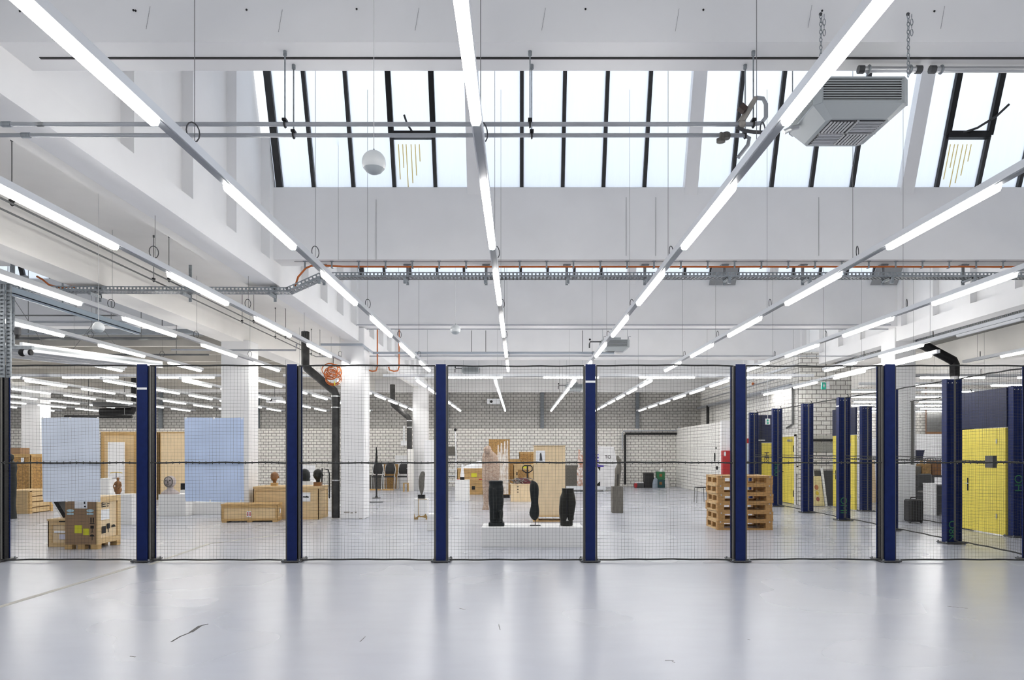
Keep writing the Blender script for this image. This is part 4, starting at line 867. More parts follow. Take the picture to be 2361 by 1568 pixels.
MB().tube([(0.0, -0.083, 0.1), (0.0, -0.095, 0.3), (-0.005, -0.085, 0.6)], [0.012, 0.016, 0.01], 8).build('cleft_shade', BLACK, t); MB().hexa([(-0.02,-0.1,0.085),(0.02,-0.1,0.085),(0.02,-0.09,0.085),(-0.02,-0.09,0.085),(-0.003,-0.1,0.14),(0.003,-0.1,0.14),(0.003,-0.09,0.14),(-0.003,-0.09,0.14)]).build('gap', mat('pale_gap', (0.5, 0.5, 0.48), 0.6), t)  # black strip drawn for the shade in the crease of the torso
# pinkish standing figure
YS = 18.0; x0 = gx(1132, YS)
t = thing('standing_figure', 'pinkish rough terracotta standing figure with a bowed lump head', 'sculpture', (x0, YS, 0))
rows = [(372,735,770),(385,705,795),(410,685,805),(450,672,808),(490,668,850),(530,648,900),(600,640,930),(680,638,952),(740,640,958),(800,640,956),(860,636,962),(920,636,962),(980,640,950),(1010,650,940)]
m = MB().blob(profile(rows, 1030, 980, 7.84, YS, 0.68, x0, 0), 26)
m.blob(profile([(960,640,790),(1050,640,790),(1150,648,778),(1250,655,770),(1350,660,762),(1440,662,758),(1490,650,765),(1530,632,770),(1538,632,770)], 1030, 980, 7.84, YS, 0.9, x0, 0), 16)
m.blob(profile([(960,800,945),(1050,810,940),(1150,815,930),(1250,820,925),(1350,825,915),(1440,830,915),(1490,825,925),(1530,815,945),(1538,815,945)], 1030, 980, 7.84, YS, 0.9, x0, 0), 16)
m.ball((gx(1030+735/7.84, YS)-x0, -0.17, gz(980+450/7.84, YS)), 0.1, 16, 12)
m.build('figure', PINK, t, remesh=0.02)
# feather shaped stone on rusted plinth
c = thing('plinth', 'white plinth with rust worn edges under the feather shaped sculpture', 'plinth', (gx(970, 15.4), 15.4, 0))
MB().box(-0.145, 0, 0, 0.145, 0.3, 0.46).build('block', PLASTER, c, bevel=0.01)
rs = mat('rust_brown_edge', (0.42, 0.27, 0.1), 0.8, var=0.3, scale=12)
r1 = MB(); r1.v += [(-0.145,-0.002,0),(0.145,-0.002,0),(0.145,-0.002,0.07),(0.11,-0.002,0.13),(0.07,-0.002,0.085),(0.0,-0.002,0.075),(-0.04,-0.002,0.1),(-0.08,-0.002,0.06),(-0.12,-0.002,0.04),(-0.145,-0.002,0.15)]; r1.face(range(10))
r1.build('rust_patch', rs, c); MB().box(-0.055, -0.002, 0.1, -0.042, 0, 0.455).box(-0.06, -0.002, 0.445, 0.14, 0, 0.456).build('rust_streak', rs, c)
w1 = MB(); w1.v += [(-0.06,-0.003,0.0),(0.1,-0.003,0.0),(0.12,-0.003,0.03),(0.03,-0.003,0.05),(-0.05,-0.003,0.05)]; w1.face(range(5)); w1.build('bare_patch', PLASTER, c)
t = thing('feather_sculpture', 'grey feather shaped stone on a small black block', 'sculpture', (gx(972, 15.5), 15.5, 0.46))
rows = [(682,1120,1155),(700,1100,1172),(730,1085,1178),(790,1065,1172),(860,1058,1166),(930,1060,1164),(1000,1070,1156),(1060,1085,1142),(1090,1098,1128),(1115,1104,1120)]
MB().blob(profile(rows, 830, 1000, 7.84, 15.5, 0.45, gx(972, 15.5), 0.46), 20).build('stone', GREYST, t, smooth=True); MB().box(-0.075, -0.06, 0, 0.075, 0.06, 0.085).build('base', BLACK, t)
# needle on disc
Yn = 22.4; t = thing('needle_sculpture', 'tall thin black needle sculpture on a round foot', 'sculpture', (gx(868, Yn), Yn, 0))
MB().tube([(0, 0, 0.03), (0, 0, 0.1), (0, 0, 0.75), (0, 0, 1.0), (0, 0, 1.3), (0, 0, 1.66)], [0.05, 0.025, 0.025, 0.04, 0.034, 0.012], 12).build('needle', BLACK, t, smooth=True); MB().blob([(0, 0, 0, 0.14, 0.14), (0.03, 0, 0, 0.13, 0.13)], 20).build('foot', DGREY, t)
o = MB().blob([(0, 0, 0, 0.27, 0.12), (0.02, 0, 0, 0.27, 0.12)], 24).build('floor_shadow_disc', DGREY, None, loc=(gx(862, 20.6), 20.6, 0)); tag(o, 'thin dark disc standing for the shadow on the floor before the needle sculpture', 'plate')  # flat dark disc in place of a shadow on the floor
# standing stone figure on block plinth
Yf = 17.0; xb, yb, hb = plinth('grey stone block plinth beyond the taped front post', 1412, 1437, 1183, 1122, 0.27, CONC, group='stone plinths')
t = thing('stone_figure', 'grey stone figure without arms on the stone block plinth', 'sculpture', (xb, yb+0.13, hb))
rows = [(395,962,990),(410,950,1000),(440,945,1020),(470,950,1045),(510,965,1045),(545,968,1040),(590,945,1045),(640,925,1048),(690,922,1040),(760,925,1030),(840,920,1020),(900,920,1012),(950,915,1015)]
MB().blob(profile(rows, 1300, 1000, 7.84, Yf+0.13, 0.8, xb, hb), 20).build('body', GREYST, t, smooth=True)
MB().tube([(-0.0, -0.125, 0.02), (0.0, -0.13, 0.3)], [0.01, 0.014], 6).build('groove_shade', BLACK, t)  # raised black strip drawn for the shade of the groove between the legs
# white bottle-like piece on small plinth
xw, yw, hw = plinth('small white plinth under the white bottle shaped sculpture', 1049, 1081, 1155, 1107, 0.42)
t = thing('white_sculpture', 'white bottle shaped sculpture on a black block', 'sculpture', (gx(1066, yw+0.15), yw+0.15, hw))
MB().blob([(0.09, 0, 0, 0.06, 0.05), (0.16, 0, 0, 0.062, 0.05), (0.26, 0, 0, 0.045, 0.04), (0.36, 0, 0, 0.035, 0.03), (0.46, 0, 0, 0.03, 0.03), (0.48, 0.0, 0, 0.018, 0.02)], 16).build('form', PAPERW, t, smooth=True); MB().box(-0.065, -0.06, 0, 0.065, 0.06, 0.09).build('base', BLACK, t)
# heads
def head(label, px, pyb, pyt, Y, z0, m, mb_, base_h, wide=1.0):
    h = gz(pyt, Y)-z0-base_h; t = thing('head_sculpture', label, 'sculpture', (gx(px, Y), Y, z0), 0, 'carved heads')
    b = MB().blob([(0, 0, 0.01, h*0.15, h*0.15), (h*0.14, 0, 0.01, h*0.15, h*0.15), (h*0.22, 0, -0.03*h, h*0.2*wide, h*0.22), (h*0.36, 0, -0.02, h*0.29*wide, h*0.32), (h*0.55, 0, 0, h*0.34*wide, h*0.38), (h*0.75, 0, 0.01, h*0.34*wide, h*0.39), (h*0.9, 0, 0.01, h*0.25*wide, h*0.3), (h, 0, 0.01, h*0.06, h*0.08)], 20)
    b.blob([(h*0.38, 0, -h*0.33, h*0.06, h*0.07), (h*0.47, 0, -h*0.36, h*0.055, h*0.08), (h*0.6, 0, -h*0.36, h*0.03, h*0.04)], 8)
    for s in (-1, 1): b.ball((s*h*0.34*wide, 0.02, h*0.5), h*0.07, 8, 6, 1.6)
    b.build('head', m, t, loc=(0, 0, base_h), remesh=max(h*0.035, 0.006))
    MB().box(-h*0.27, -h*0.24, 0, h*0.27, h*0.24, base_h).build('base', mb_, t)
    return t
# long pine crate and low crate
t = crate('big honey pine crate with two carved heads on its lid', 584, 735, 1198, 1122, 0.75, PLY, PINEL, Y=15.4, lid=0.045, bw=0.05, h=0.73); lb = label_on(t, 'paper_label', 0.33, 0.4, 0.54, 0.6, PAPERW)
MB().obox((0.44, -0.006, 0.5), (0.13, 0.004, 0.025), (0, 0.05, 0)).obox((0.46, -0.006, 0.515), (0.03, 0.004, 0.02)).build('label_print', BLACK, lb)
t = crate('low long pine crate on the floor before the big pine crate', 513, 638, 1204, 1162, 0.46, PLY, PINE, Y=14.8, lid=0.035, bw=0.05, rz=0.14, skid=0.03, h=0.39)
lb = label_on(t, 'fragile_sticker', -0.06, 0.11, 0.03, 0.24, PAPERW); MB().box(-0.045, -0.006, 0.13, -0.025, -0.003, 0.22).box(0.0, -0.006, 0.13, 0.02, -0.003, 0.22).build('sticker_print', RED, lb); label_on(t, 'paper_label', 0.22, 0.17, 0.33, 0.26, PAPERW, 's')
head('brown carved wooden head on the pine crate, left of the front post', 633, 1120, 1088, 15.75, 0.73, WOODBR, PINE, 0.07)
head('dark bronze head on a red brown base at the right end of the pine crate', 733, 1120, 1081, 15.75, 0.73, BRONZE, WOODBR, 0.085)
plinth('white plinth behind the pine crate under the dark round sculpture', 695, 721, 1150, 1110, 0.35, Y=17.2, group='white plinths')
t = thing('round_sculpture', 'dark rounded helmet shaped sculpture with a pale patch behind the pine crate', 'sculpture', (gx(702, 17.3), 17.3, 0.78)); MB().blob([(0, 0, 0, 0.14, 0.11), (0.03, 0, 0, 0.14, 0.11), (0.031, 0, 0, 0.12, 0.1), (0.1, 0, 0, 0.14, 0.12), (0.2, 0, 0, 0.13, 0.11), (0.27, 0, 0, 0.09, 0.08), (0.3, 0, 0, 0.02, 0.02)], 18, 0.8).build('body', STONE, t, smooth=True); MB().box(-0.09, -0.115, 0.1, -0.03, -0.1, 0.24).build('pale_patch', PINEL, t)
o = MB().box(-0.16, 0, 0, 0.16, 0.05, 1.15).build('white_board', PAPERW, None, loc=(gx(712, 18.6), 18.6, 0)); tag(o, 'white board standing behind the dark helmet shaped sculpture', 'board')
for a, b_, lab in (((577, 1040), (617, 1122), 'longer pale wooden lath leaning behind the pine crate'), ((565, 1085), (588, 1126), 'shorter brown lath leaning against the white column')):
    Y = 16.5; o = MB().bar((gx(a[0], Y), Y, gz(a[1], Y)), (gx(b_[0], Y), Y-0.25, 0.0 if b_[0] > 600 else 0.35), 0.05, 0.03).build('wooden_lath', PINE, None); tag(o, lab, 'lath', 'leaning laths')
t = thing('rod_stand', 'thin black rod stand on a white foot beside the rain pipe', 'stand', (gx(752, 17.6), 17.6, 0)); MB().tube([(0.08, 0, 0.3), (0.08, 0, 0.95), (0.05, 0, 1.05), (-0.1, 0, 1.08), (-0.11, 0, 0.7)], 0.018, 8).build('rod', BLACK, t); MB().box(-0.02, -0.08, 0, 0.16, 0.08, 0.32).build('foot', PLASTER, t)
# left figures
t = thing('wooden_figure', 'small carved brown seated figure on the white plinth', 'sculpture', (gx(272, 14.45), 14.45, ph_))
MB().blob([(0, 0, 0, 0.05, 0.05), (0.03, 0, 0, 0.05, 0.05), (0.05, 0, 0, 0.07, 0.06), (0.1, 0, 0, 0.075, 0.07), (0.15, 0, 0, 0.05, 0.05), (0.2, 0, 0, 0.055, 0.05), (0.25, 0, 0, 0.05, 0.04), (0.275, 0, 0, 0.018, 0.018), (0.3, 0, 0, 0.025, 0.027), (0.33, 0, 0, 0.024, 0.026), (0.35, 0, 0, 0.006, 0.006)], 14).tube([(-0.05, 0, 0.25), (-0.08, -0.02, 0.17), (-0.05, -0.05, 0.11)], 0.014, 7).tube([(0.05, 0, 0.25), (0.08, -0.02, 0.17), (0.05, -0.05, 0.11)], 0.014, 7).build('figure', WOODBR, t, remesh=0.007)
t = thing('brass_arc', 'thin yellow brass arc standing above the low white plinth', 'sculpture', (gx(268, 18.6), 18.6, 0.86)); MB().tube([(0.2*math.sin((k-6)*0.16), 0, 0.05+0.04*math.cos((k-6)*0.16)*1.0) for k in range(13)], 0.011, 6).build('arc', mat('brass_yellow', (0.6, 0.45, 0.12), 0.35, metal=0.7), t); MB().tube([(0, 0, -0.06), (0, 0, 0.08)], 0.008, 6).box(-0.08, -0.06, -0.07, 0.08, 0.06, -0.06).build('foot', BLACK, t)
Yb = 16.4; hbst = 1.5-98*16.2/1600
t = thing('stone_bust', 'round faced grey bust on the wide white plinth', 'sculpture', (gx(393, Yb), Yb, hbst))
BU = mat('pinkish_grey_stone', (0.45, 0.40, 0.39), 0.7, var=0.15, scale=20)
MB().blob([(0, 0, 0, 0.21, 0.14), (0.03, 0, 0, 0.21, 0.14), (0.08, 0.0, 0, 0.14, 0.1), (0.12, 0, 0, 0.07, 0.07), (0.16, 0, 0, 0.07, 0.07)], 20).build('shoulders', BU, t, smooth=True)
MB().ball((0, 0, 0.29), 0.125, 20, 14, 1.1).build('head', BU, t, smooth=True)
MB().tube([(0.1*math.cos(k*PI/10), -0.1, 0.29+0.12*math.sin(k*PI/10)) for k in range(20)], 0.01, 6, closed=True).build('face_rim', GREYST, t)
fc = MB()
for s in (-1, 1): fc.ball((s*0.045, -0.115, 0.32), 0.018, 8, 6)
fc.ball((0, -0.13, 0.29), 0.018, 8, 6, 1.8).obox((0, -0.12, 0.235), (0.06, 0.012, 0.012)); fc.build('face', GREYST, t)
t = thing('dark_figure', 'dark standing figure half hidden behind the left edge post', 'sculpture', (gx(24, 15.6), 15.6, 0)); MB().blob([(0, 0, 0, 0.13, 0.12), (0.3, 0, 0, 0.1, 0.1), (0.6, 0, 0, 0.12, 0.1), (0.8, 0, 0, 0.13, 0.11), (1.0, 0, 0, 0.12, 0.1), (1.15, 0, 0, 0.14, 0.11), (1.25, 0, 0, 0.12, 0.1), (1.3, 0, 0, 0.05, 0.05), (1.36, 0, 0, 0.07, 0.07), (1.43, 0, 0, 0.06, 0.06), (1.46, 0, 0, 0.01, 0.01)], 18).build('figure', STONE, t, smooth=True)
o = MB().box(-0.13, 0, 0, 0.13, 0.1, 0.16).build('black_box', BLACK, None, loc=(gx(424, 17.0), 17.1, 0.45)); tag(o, 'small black box beside the right blue sheet near the bust', 'box')
plinth('white plinth under the small black box', 415, 433, 1178, 1130, 0.3, Y=16.95); 
for o in bpy.data.objects:
    if o.name.startswith('black_box'): o.location.z = gz(1130, 17.0)

# ------------------------------------------------------------------ middle background
Y = 14.9; t = crate('tall pale plywood crate on a pallet foot behind the slim torso', 1230, 1305, 1203, 1027, 0.5, PLYL, None, Y=Y, skid=0.0, lid=0.012, bw=0, zb=0.13, h=gz(1027, Y)-0.13)
w2 = t['w']
for x in (-w2+0.05, w2-0.05): MB().box(x-0.06, 0.01, -0.13, x+0.06, 0.48, 0.0).build('foot', PINE, t)
MB().box(-w2, 0.0, -0.025, w2, 0.5, 0.0).box(-w2, 0.0, -0.13, w2, 0.48, -0.105).build('pallet_board', PINE, t)
lb = label_on(t, 'photo_print', -w2+0.05, 1.15, -w2+0.25, 1.4, PAPERW); MB().blob([(1.18, -w2+0.16, -0.006, 0.035, 0.003), (1.2, -w2+0.16, -0.006, 0.03, 0.003), (1.25, -w2+0.16, -0.006, 0.024, 0.003), (1.31, -w2+0.155, -0.006, 0.02, 0.003), (1.35, -w2+0.155, -0.006, 0.008, 0.003)], 10).build('print_figure', DGREY, lb)
t = thing('splashed_panel', 'tall brown board with white plaster splashes behind the pinkish figure', 'panel', (gx(1151, 22.6), 22.6, 0))
MB().box(-0.33, 0, 0.1, 0.33, 0.06, gz(1013, 22.6)).build('board', OSB, t); MB().box(-0.34, 0, 0.0, 0.34, 0.3, 0.1).build('foot', BLACK, t)
sp = MB(); top = [(-0.12,1.1),(-0.11,1.36),(-0.06,1.38),(-0.05,1.72),(-0.02,1.74),(0.0,1.5),(0.03,1.48),(0.05,1.8),(0.1,1.78),(0.11,1.45),(0.14,1.42),(0.16,1.84),(0.2,1.86),(0.21,1.6),(0.24,1.58),(0.25,1.88),(0.29,1.86),(0.3,1.2)]
for (xa, za), (xb, zb) in zip(top, top[1:]): sp.hexa([(xa,-0.006,0.12),(xb,-0.006,0.12),(xb,0,0.12),(xa,0,0.12),(xa,-0.006,za),(xb,-0.006,zb),(xb,0,zb),(xa,0,za)])
sp.box(-0.31, -0.004, 0.12, -0.12, 0, 0.8)
sp.build('plaster_splash', mat('splashed_plaster', (0.76, 0.73, 0.69), 0.8, scale=11, stretch=(1.5, 1, 0.6), col2=(0.52, 0.42, 0.33), detail=6), t)
MB().box(-0.34, -0.01, 0.1, -0.31, 0.07, 1.92).box(0.31, -0.01, 0.1, 0.34, 0.07, 1.92).build('edge', OSB, t)
t = crate('orange brown crate stack base left of the pinkish figure', 1055, 1114, 1140, 1108, 0.7, PINE, PINE, Y=24.3, bw=0.08, lid=0.03, h=0.5); MB().box(0.05, -0.004, 0.18, 0.16, 0, 0.3).build('case_print', BLACK, t)
t = crate('upper orange brown crate with a yellow sticker left of the pinkish figure', 1054, 1115, 1108, 1081, 0.7, PINE, PINE, Y=24.3, bw=0.08, lid=0.03, zb=0.5, h=0.42); MB().box(0.03, -0.006, 0.12, 0.22, -0.0, 0.26).build('sticker', STICK, t); MB().box(-0.47, -0.006, 0.02, -0.38, 0, 0.06).box(0.3, -0.006, 0.02, 0.4, 0, 0.06).build('red_tape', RED, t)
o = MB().blob([(0, 0, 0, 0.4, 0.3), (0.05, 0.02, 0, 0.38, 0.28), (0.13, 0.1, 0, 0.24, 0.2), (0.2, 0.18, 0, 0.15, 0.12), (0.26, 0.24, 0, 0.06, 0.05)], 16).build('plastic_cover', mat('white_film', (0.75, 0.77, 0.79), 0.3), None, loc=(gx(1090, 24.6), 24.6, 0.92), smooth=True); tag(o, 'crumpled white plastic film lying on the orange brown crates', 'cover')
crate('brown crate at the back beside the splashed board', 1172, 1202, 1140, 1059, 0.5, OSB, PINE, Y=24.2, bw=0.05, h=1.24)
crate('tall rough brown board crate behind the plywood box', 1197, 1232, 1140, 1042, 0.5, OSB, PINE, Y=24.8, bw=0.04, h=1.5)
t = crate('open pine crate with a yellow label behind the hand truck handle', 1184, 1230, 1135, 1070, 0.5, OSB, PINEL, Y=23.2, bw=0.14, h=1.08); MB().box(-0.06, -0.005, 0.95, 0.12, 0, 1.02).build('sticker', STICK, t); MB().box(-0.24, -0.005, 0.72, -0.2, 0, 0.82).build('hand_hole', BLACK, t)
t = crate('plywood box with three hand holes and a heap of cables on top', 1176, 1231, 1157, 1116, 0.6, PLYL, None, Y=20.9, lid=0.012, bw=0, h=0.53)
for z in (0.28, 0.36, 0.44): MB().box(-0.15, -0.004, z, -0.1, 0, z+0.022).build('hand_hole', BLACK, t)
rnd = random.Random(4); cl = MB()
for k in range(9):
    cx, cz = rnd.uniform(-0.36, 0.34), 0.06+rnd.uniform(0, 0.07); a = rnd.uniform(0, 3)
    cl.tube([(cx+0.09*math.cos(q*PI/6+a), 0.12+0.05*rnd.random()+0.05*math.sin(q*PI/3), cz+0.055*math.sin(q*PI/6)) for q in range(12)], 0.012, 6, closed=True)
o = cl.build('cable_heap', mat('grey_flex', (0.32, 0.3, 0.29), 0.6, var=0.6, scale=9), None, loc=(gx(1203, 20.95), 20.95, 0.53)); tag(o, 'tangle of grey cables on the plywood box', 'cables', kind='stuff')
o = MB().blob([(0, 0, 0, 0.28, 0.2), (0.06, 0.03, 0, 0.26, 0.18), (0.13, -0.02, 0, 0.2, 0.12), (0.17, -0.06, 0, 0.06, 0.05)], 14).build('maroon_cloth', mat('maroon_cloth', (0.12, 0.022, 0.03), 0.8, var=0.5, scale=10, bump=0.5), None, loc=(gx(1206, 21.25), 21.25, 0.53), smooth=True); tag(o, 'folded maroon cloth among the cables on the plywood box', 'cloth')
t = thing('hand_truck', 'black pallet truck handle standing behind the plywood box', 'pallet truck', (gx(1216, 21.8), 21.8, 0))
MB().tube([(0, 0, 0.1), (0, 0, 1.06)], 0.022, 8).build('shaft', BLACK, t); MB().tube([(-0.05, 0, 0.85), (-0.15, 0, 0.92), (-0.15, 0, 1.02), (-0.1, 0, 1.07), (0.1, 0, 1.07), (0.15, 0, 1.02), (0.15, 0, 0.92), (0.05, 0, 0.85)], 0.018, 8, closed=True).build('handle', BLACK, t); MB().box(-0.27, -0.1, 0.04, 0.27, 1.0, 0.1).build('fork', BLACK, t)
# white ladder trolley and rear left bits of the middle panel
t = thing('rolling_ladder', 'white step ladder trolley against the far wall left of the small white plinth', 'ladder', (gx(1044, 27), 27, 0))
for x in (-0.3, 0.12): MB().tube([(x, 0, 0.35), (x, 0, 1.2)], 0.03, 8).build('rail', PAPERW, t)
MB().tube([(0.13, 0, 1.2), (0.1, 0, 2.3)], 0.022, 8).build('post', PAPERW, t)
for k in range(3): MB().box(-0.32, -0.05, 0.35+0.22*k, 0.16, 0.2, 0.38+0.22*k).build('step', PAPERW, t)
MB().box(-0.5, -0.1, 0.33, 0.22, 0.3, 0.37).build('deck', PAPERW, t)
for x in (-0.3, 0.15): MB().tube([(x, 0, 0.37), (x, 0, 0.0)], 0.04, 8).build('leg', BLACK, t)
MB().ball((0.1, 0, 2.36), 0.06, 10, 8).build('lamp_head', BLACK, t)
t = thing('shelf_frame', 'dark metal shelf frame with a grey pack beside the white ladder', 'shelf', (gx(1036, 28), 28, 0))
for z in (0.5, 1.2, 1.35, 1.9): MB().box(-0.15, 0, z, 0.28, 0.4, z+0.03).build('shelf_board', DPIPE, t)
for x in (-0.15, 0.28): MB().box(x-0.02, 0, 0, x+0.02, 0.04, 1.92).build('upright', DPIPE, t)
MB().box(-0.13, 0.02, 1.38, 0.25, 0.35, 1.72).build('pack', GREYST, t)
# rear left: chairs, boards
for i, (px, lab) in enumerate(((872, 'black seated metal chair leaning at the far wall, behind the needle sculpture'), (900, 'second black metal chair at the far wall, right of the needle sculpture'), (931, 'black chair beside the grey pipe casing at the far wall'))):
    Yc = 27.6; t = thing('meeting_chair', lab, 'chair', (gx(px, Yc), Yc, 0), 0, 'black chairs along the far wall')
    MB().blob([(0.62, 0, 0, 0.17, 0.04), (0.7, 0, 0, 0.2, 0.05), (0.9, 0, 0.02, 0.2, 0.05), (1.0, 0, 0.03, 0.17, 0.04), (1.03, 0, 0.03, 0.1, 0.03)], 16, 0.7).build('backrest', RUBBER, t, smooth=True)
    MB().box(-0.19, -0.35, 0.5, 0.19, 0.02, 0.55).build('seat', RUBBER, t, bevel=0.02)
    for s in (-1, 1):
        MB().tube([(s*0.2, -0.3, 0.02), (s*0.2, -0.25, 0.5), (s*0.21, 0.0, 0.8), (s*0.17, 0.0, 1.0)], 0.017, 8).build('leg', STEEL, t)
        MB().tube([(s*0.2, 0.2, 0.02), (s*0.19, 0.05, 0.5)], 0.017, 8).build('leg', STEEL, t)
for px0, px1, pyt, lab, m in ((843, 886, 1095, 'low brown board leaning at the far wall behind the needle', GREYST), (885, 918, 1070, 'brown wooden board leaning between the far chairs', OSB)):
    Yc = 28.3; o = MB().box(gx(px0, Yc), 0, 0, gx(px1, Yc), 0.05, gz(pyt, Yc)).build('leaning_board', m, None, loc=(0, Yc, 0)); tag(o, lab, 'board')
for px0, px1, lab in ((848, 878, 'thin orange wooden rail on the floor below the first far chair'), (881, 908, 'thin orange wooden rail on the floor below the second far chair')):
    o = MB().box(gx(px0, 27.1), 0, 0.0, gx(px1, 27.1), 0.06, 0.05).build('wooden_rail', PINE, None, loc=(0, 27.1, 0.0)); tag(o, lab, 'rail')
t = thing('stool', 'small wooden stool by the grey pipe casing', 'stool', (gx(936, 26.2), 26.2, 0)); MB().box(-0.1, -0.1, 0.3, 0.1, 0.1, 0.33).build('seat', PINE, t)
for sx in (-0.08, 0.08):
    for sy in (-0.08, 0.08): MB().box(sx-0.015, sy-0.015, 0, sx+0.015, sy+0.015, 0.3).build('leg', PINE, t)
o = MB().box(-0.3, 0, 0, 0.3, 0.04, 1.35).build('white_board', PAPERW, None, loc=(gx(928, 28.8), 28.8, 0)); tag(o, 'white board behind the chair at the grey pipe casing', 'board')
o = MB().box(-0.11, 0, 0, 0.11, 0.25, gz(1035, 26.6)).build('pipe_casing', CREAM, None, loc=(gx(946, 26.45), 26.45, 0)); tag(o, 'cream casing around the rain pipe foot beside the far column', 'casing')
t = thing('wall_box', 'small white electric box with a riser duct on the far wall', 'electric box', (gx(931, 29.8), 29.8, gz(1022, 29.8))); MB().box(-0.13, 0, -0.1, 0.13, 0.15, 0.1).build('box', PAPERW, t, bevel=0.01); MB().box(-0.035, 0.03, 0.1, 0.035, 0.15, 0.75).build('riser', PAPERW, t)
o = MB().box(-0.3, 0, 0, 0.3, 0.04, gz(1015, 26)).build('white_board', PAPERW, None, loc=(gx(996, 26), 26, 0)); tag(o, 'tall white board right of the far white column', 'board')
plinth('white plinth beside the front post right of the feather', 985, 1004, 1230, 1186, 0.3, Y=13.2)
# middle right back: wrapped sculptures
WR = mat('white_wrap', (0.77, 0.77, 0.78), 0.45, var=0.1, scale=6)
t = thing('wrapped_object', 'white wrapped bundle with violet printed band against the far wall', 'wrapped bundle', (gx(1398, 26.6), 26.6, 0))
MB().box(-0.62, 0, 0.1, 0.5, 0.5, 1.0).build('wrap', WR, t, bevel=0.05)
MB().hexa([(-0.62,-0.01,0.92),(-0.1,-0.01,0.92),(-0.1,0.3,0.92),(-0.62,0.3,0.92),(-0.62,-0.01,1.42),(-0.1,-0.01,1.4),(-0.1,0.3,1.4),(-0.62,0.3,1.42)]).build('printed_band', PRINT, t)
st = MB()
for z in (1.2, 1.32): st.box(-0.62, -0.016, z, -0.12, -0.01, z+0.045)
for k in range(7): st.box(-0.6+0.065*k, -0.016, 1.04+0.01*(k % 2), -0.56+0.065*k, -0.01, 1.12)
st.build('white_print', PAPERW, t)
MB().hexa([(-0.3,-0.02,1.0),(0.45,-0.02,0.95),(0.45,0.3,0.95),(-0.3,0.3,1.0),(-0.28,-0.02,1.72),(0.28,-0.02,1.7),(0.28,0.3,1.7),(-0.28,0.3,1.72)]).build('paper_hood', WR, t)
text('bag_lettering', 'TO', 0.17, BLACK, t, (0.06, -0.025, 1.3), (PI/2, 0, 0))
k = MB(); k.v += [(-0.5,-0.004,0.12),(-0.24,-0.004,0.12),(-0.24,-0.004,0.36),(-0.28,-0.004,0.34)]; k.face((0,1,2,3)); k.v += [(-0.38,-0.004,0.98),(-0.22,-0.004,0.98),(-0.24,-0.004,0.76)]; k.face((4,5,6)); k.build('gap_shade', BLACK, t)  # flat black faces drawn for the shade between the wrapped pieces
t = thing('low_trolley', 'low white platform trolley under the wrapped bundle', 'trolley', (gx(1372, 26.4), 26.4, 0)); MB().box(-1.1, -0.05, 0.06, 0.4, 0.05, 0.2).build('edge_bar', ALU, t); MB().box(-1.1, 0.05, 0.05, 0.4, 0.5, 0.1).build('deck', BLACK, t)
for x in (-1.0, 0.35): MB().blob([(-0.02, 0, 0, 0.05, 0.05), (0.02, 0, 0, 0.05, 0.05)], 12).build('wheel', STEEL, t, loc=(x, 0, 0.05), rot=(PI/2, 0, 0))
t = thing('rust_sculpture', 'upright white and rust flaked sculpture left of the taped front post', 'sculpture', (gx(1339, 26.62), 26.62, 0.1)); MB().blob([(0, -0.02, 0, 0.13, 0.1), (0.3, 0, 0, 0.14, 0.1), (0.7, -0.02, 0, 0.13, 0.1), (0.85, 0, 0, 0.1, 0.08), (1.0, 0.03, 0, 0.15, 0.1), (1.2, 0.02, 0, 0.13, 0.1), (1.35, -0.04, 0, 0.06, 0.06), (1.5, -0.06, 0, 0.03, 0.03)], 16).build('body', mat('white_rust_flakes', (0.74, 0.72, 0.7), 0.8, scale=9, col2=(0.4, 0.17, 0.09), detail=6), t, smooth=True)
o = MB().box(-0.5, 0, 0, 0.4, 0.08, 0.95).build('grey_board', GREYST, None, loc=(gx(1322, 28.6), 28.6, 0)); tag(o, 'grey board against the far wall right of the tall plywood crate', 'board')
# right back corner bits
YB = 29.2
t = thing('bin', 'black plastic bin in the far right corner', 'bin', (gx(1495, YB), YB, 0)); MB().hexa([(-0.2,-0.2,0),(0.24,-0.2,0),(0.24,0.2,0),(-0.2,0.2,0),(-0.19,-0.2,0.55),(0.18,-0.2,0.55),(0.18,0.2,0.55),(-0.19,0.2,0.55)]).build('body', RUBBER, t); MB().box(-0.21, -0.22, 0.53, 0.19, 0.22, 0.62).build('lid', RUBBER, t, bevel=0.02)
for z, m, lab in ((0.0, mat('dark_teal_plastic', (0.012, 0.07, 0.075), 0.5), 'dark teal crate under the green crate in the far corner'), (0.34, GREEN, 'green plastic crate on top of the dark teal crate')):
    t = thing('bottle_crate', lab, 'crate', (gx(1522, YB), YB, z), 0, 'stacked plastic crates'); MB().box(-0.165, -0.15, 0, 0.165, 0.15, 0.05).box(-0.165, -0.15, 0.05, 0.165, -0.13, 0.33).box(-0.165, 0.13, 0.05, 0.165, 0.15, 0.33).box(-0.165, -0.13, 0.05, -0.145, 0.13, 0.33).box(0.145, -0.13, 0.05, 0.165, 0.13, 0.33).build('body', m, t); MB().box(-0.06, -0.156, 0.12, 0.05, -0.15, 0.24).build('emblem', WOODBR, t)
o = MB().blob([(0, 0, 0, 0.08, 0.08), (0.15, 0.01, 0, 0.1, 0.09), (0.25, 0.02, 0, 0.05, 0.05)], 10).build('paper_bundle', PAPERW, None, loc=(gx(1525, YB), YB, 0.55)); tag(o, 'crumpled white paper sticking out of the green crate', 'paper')
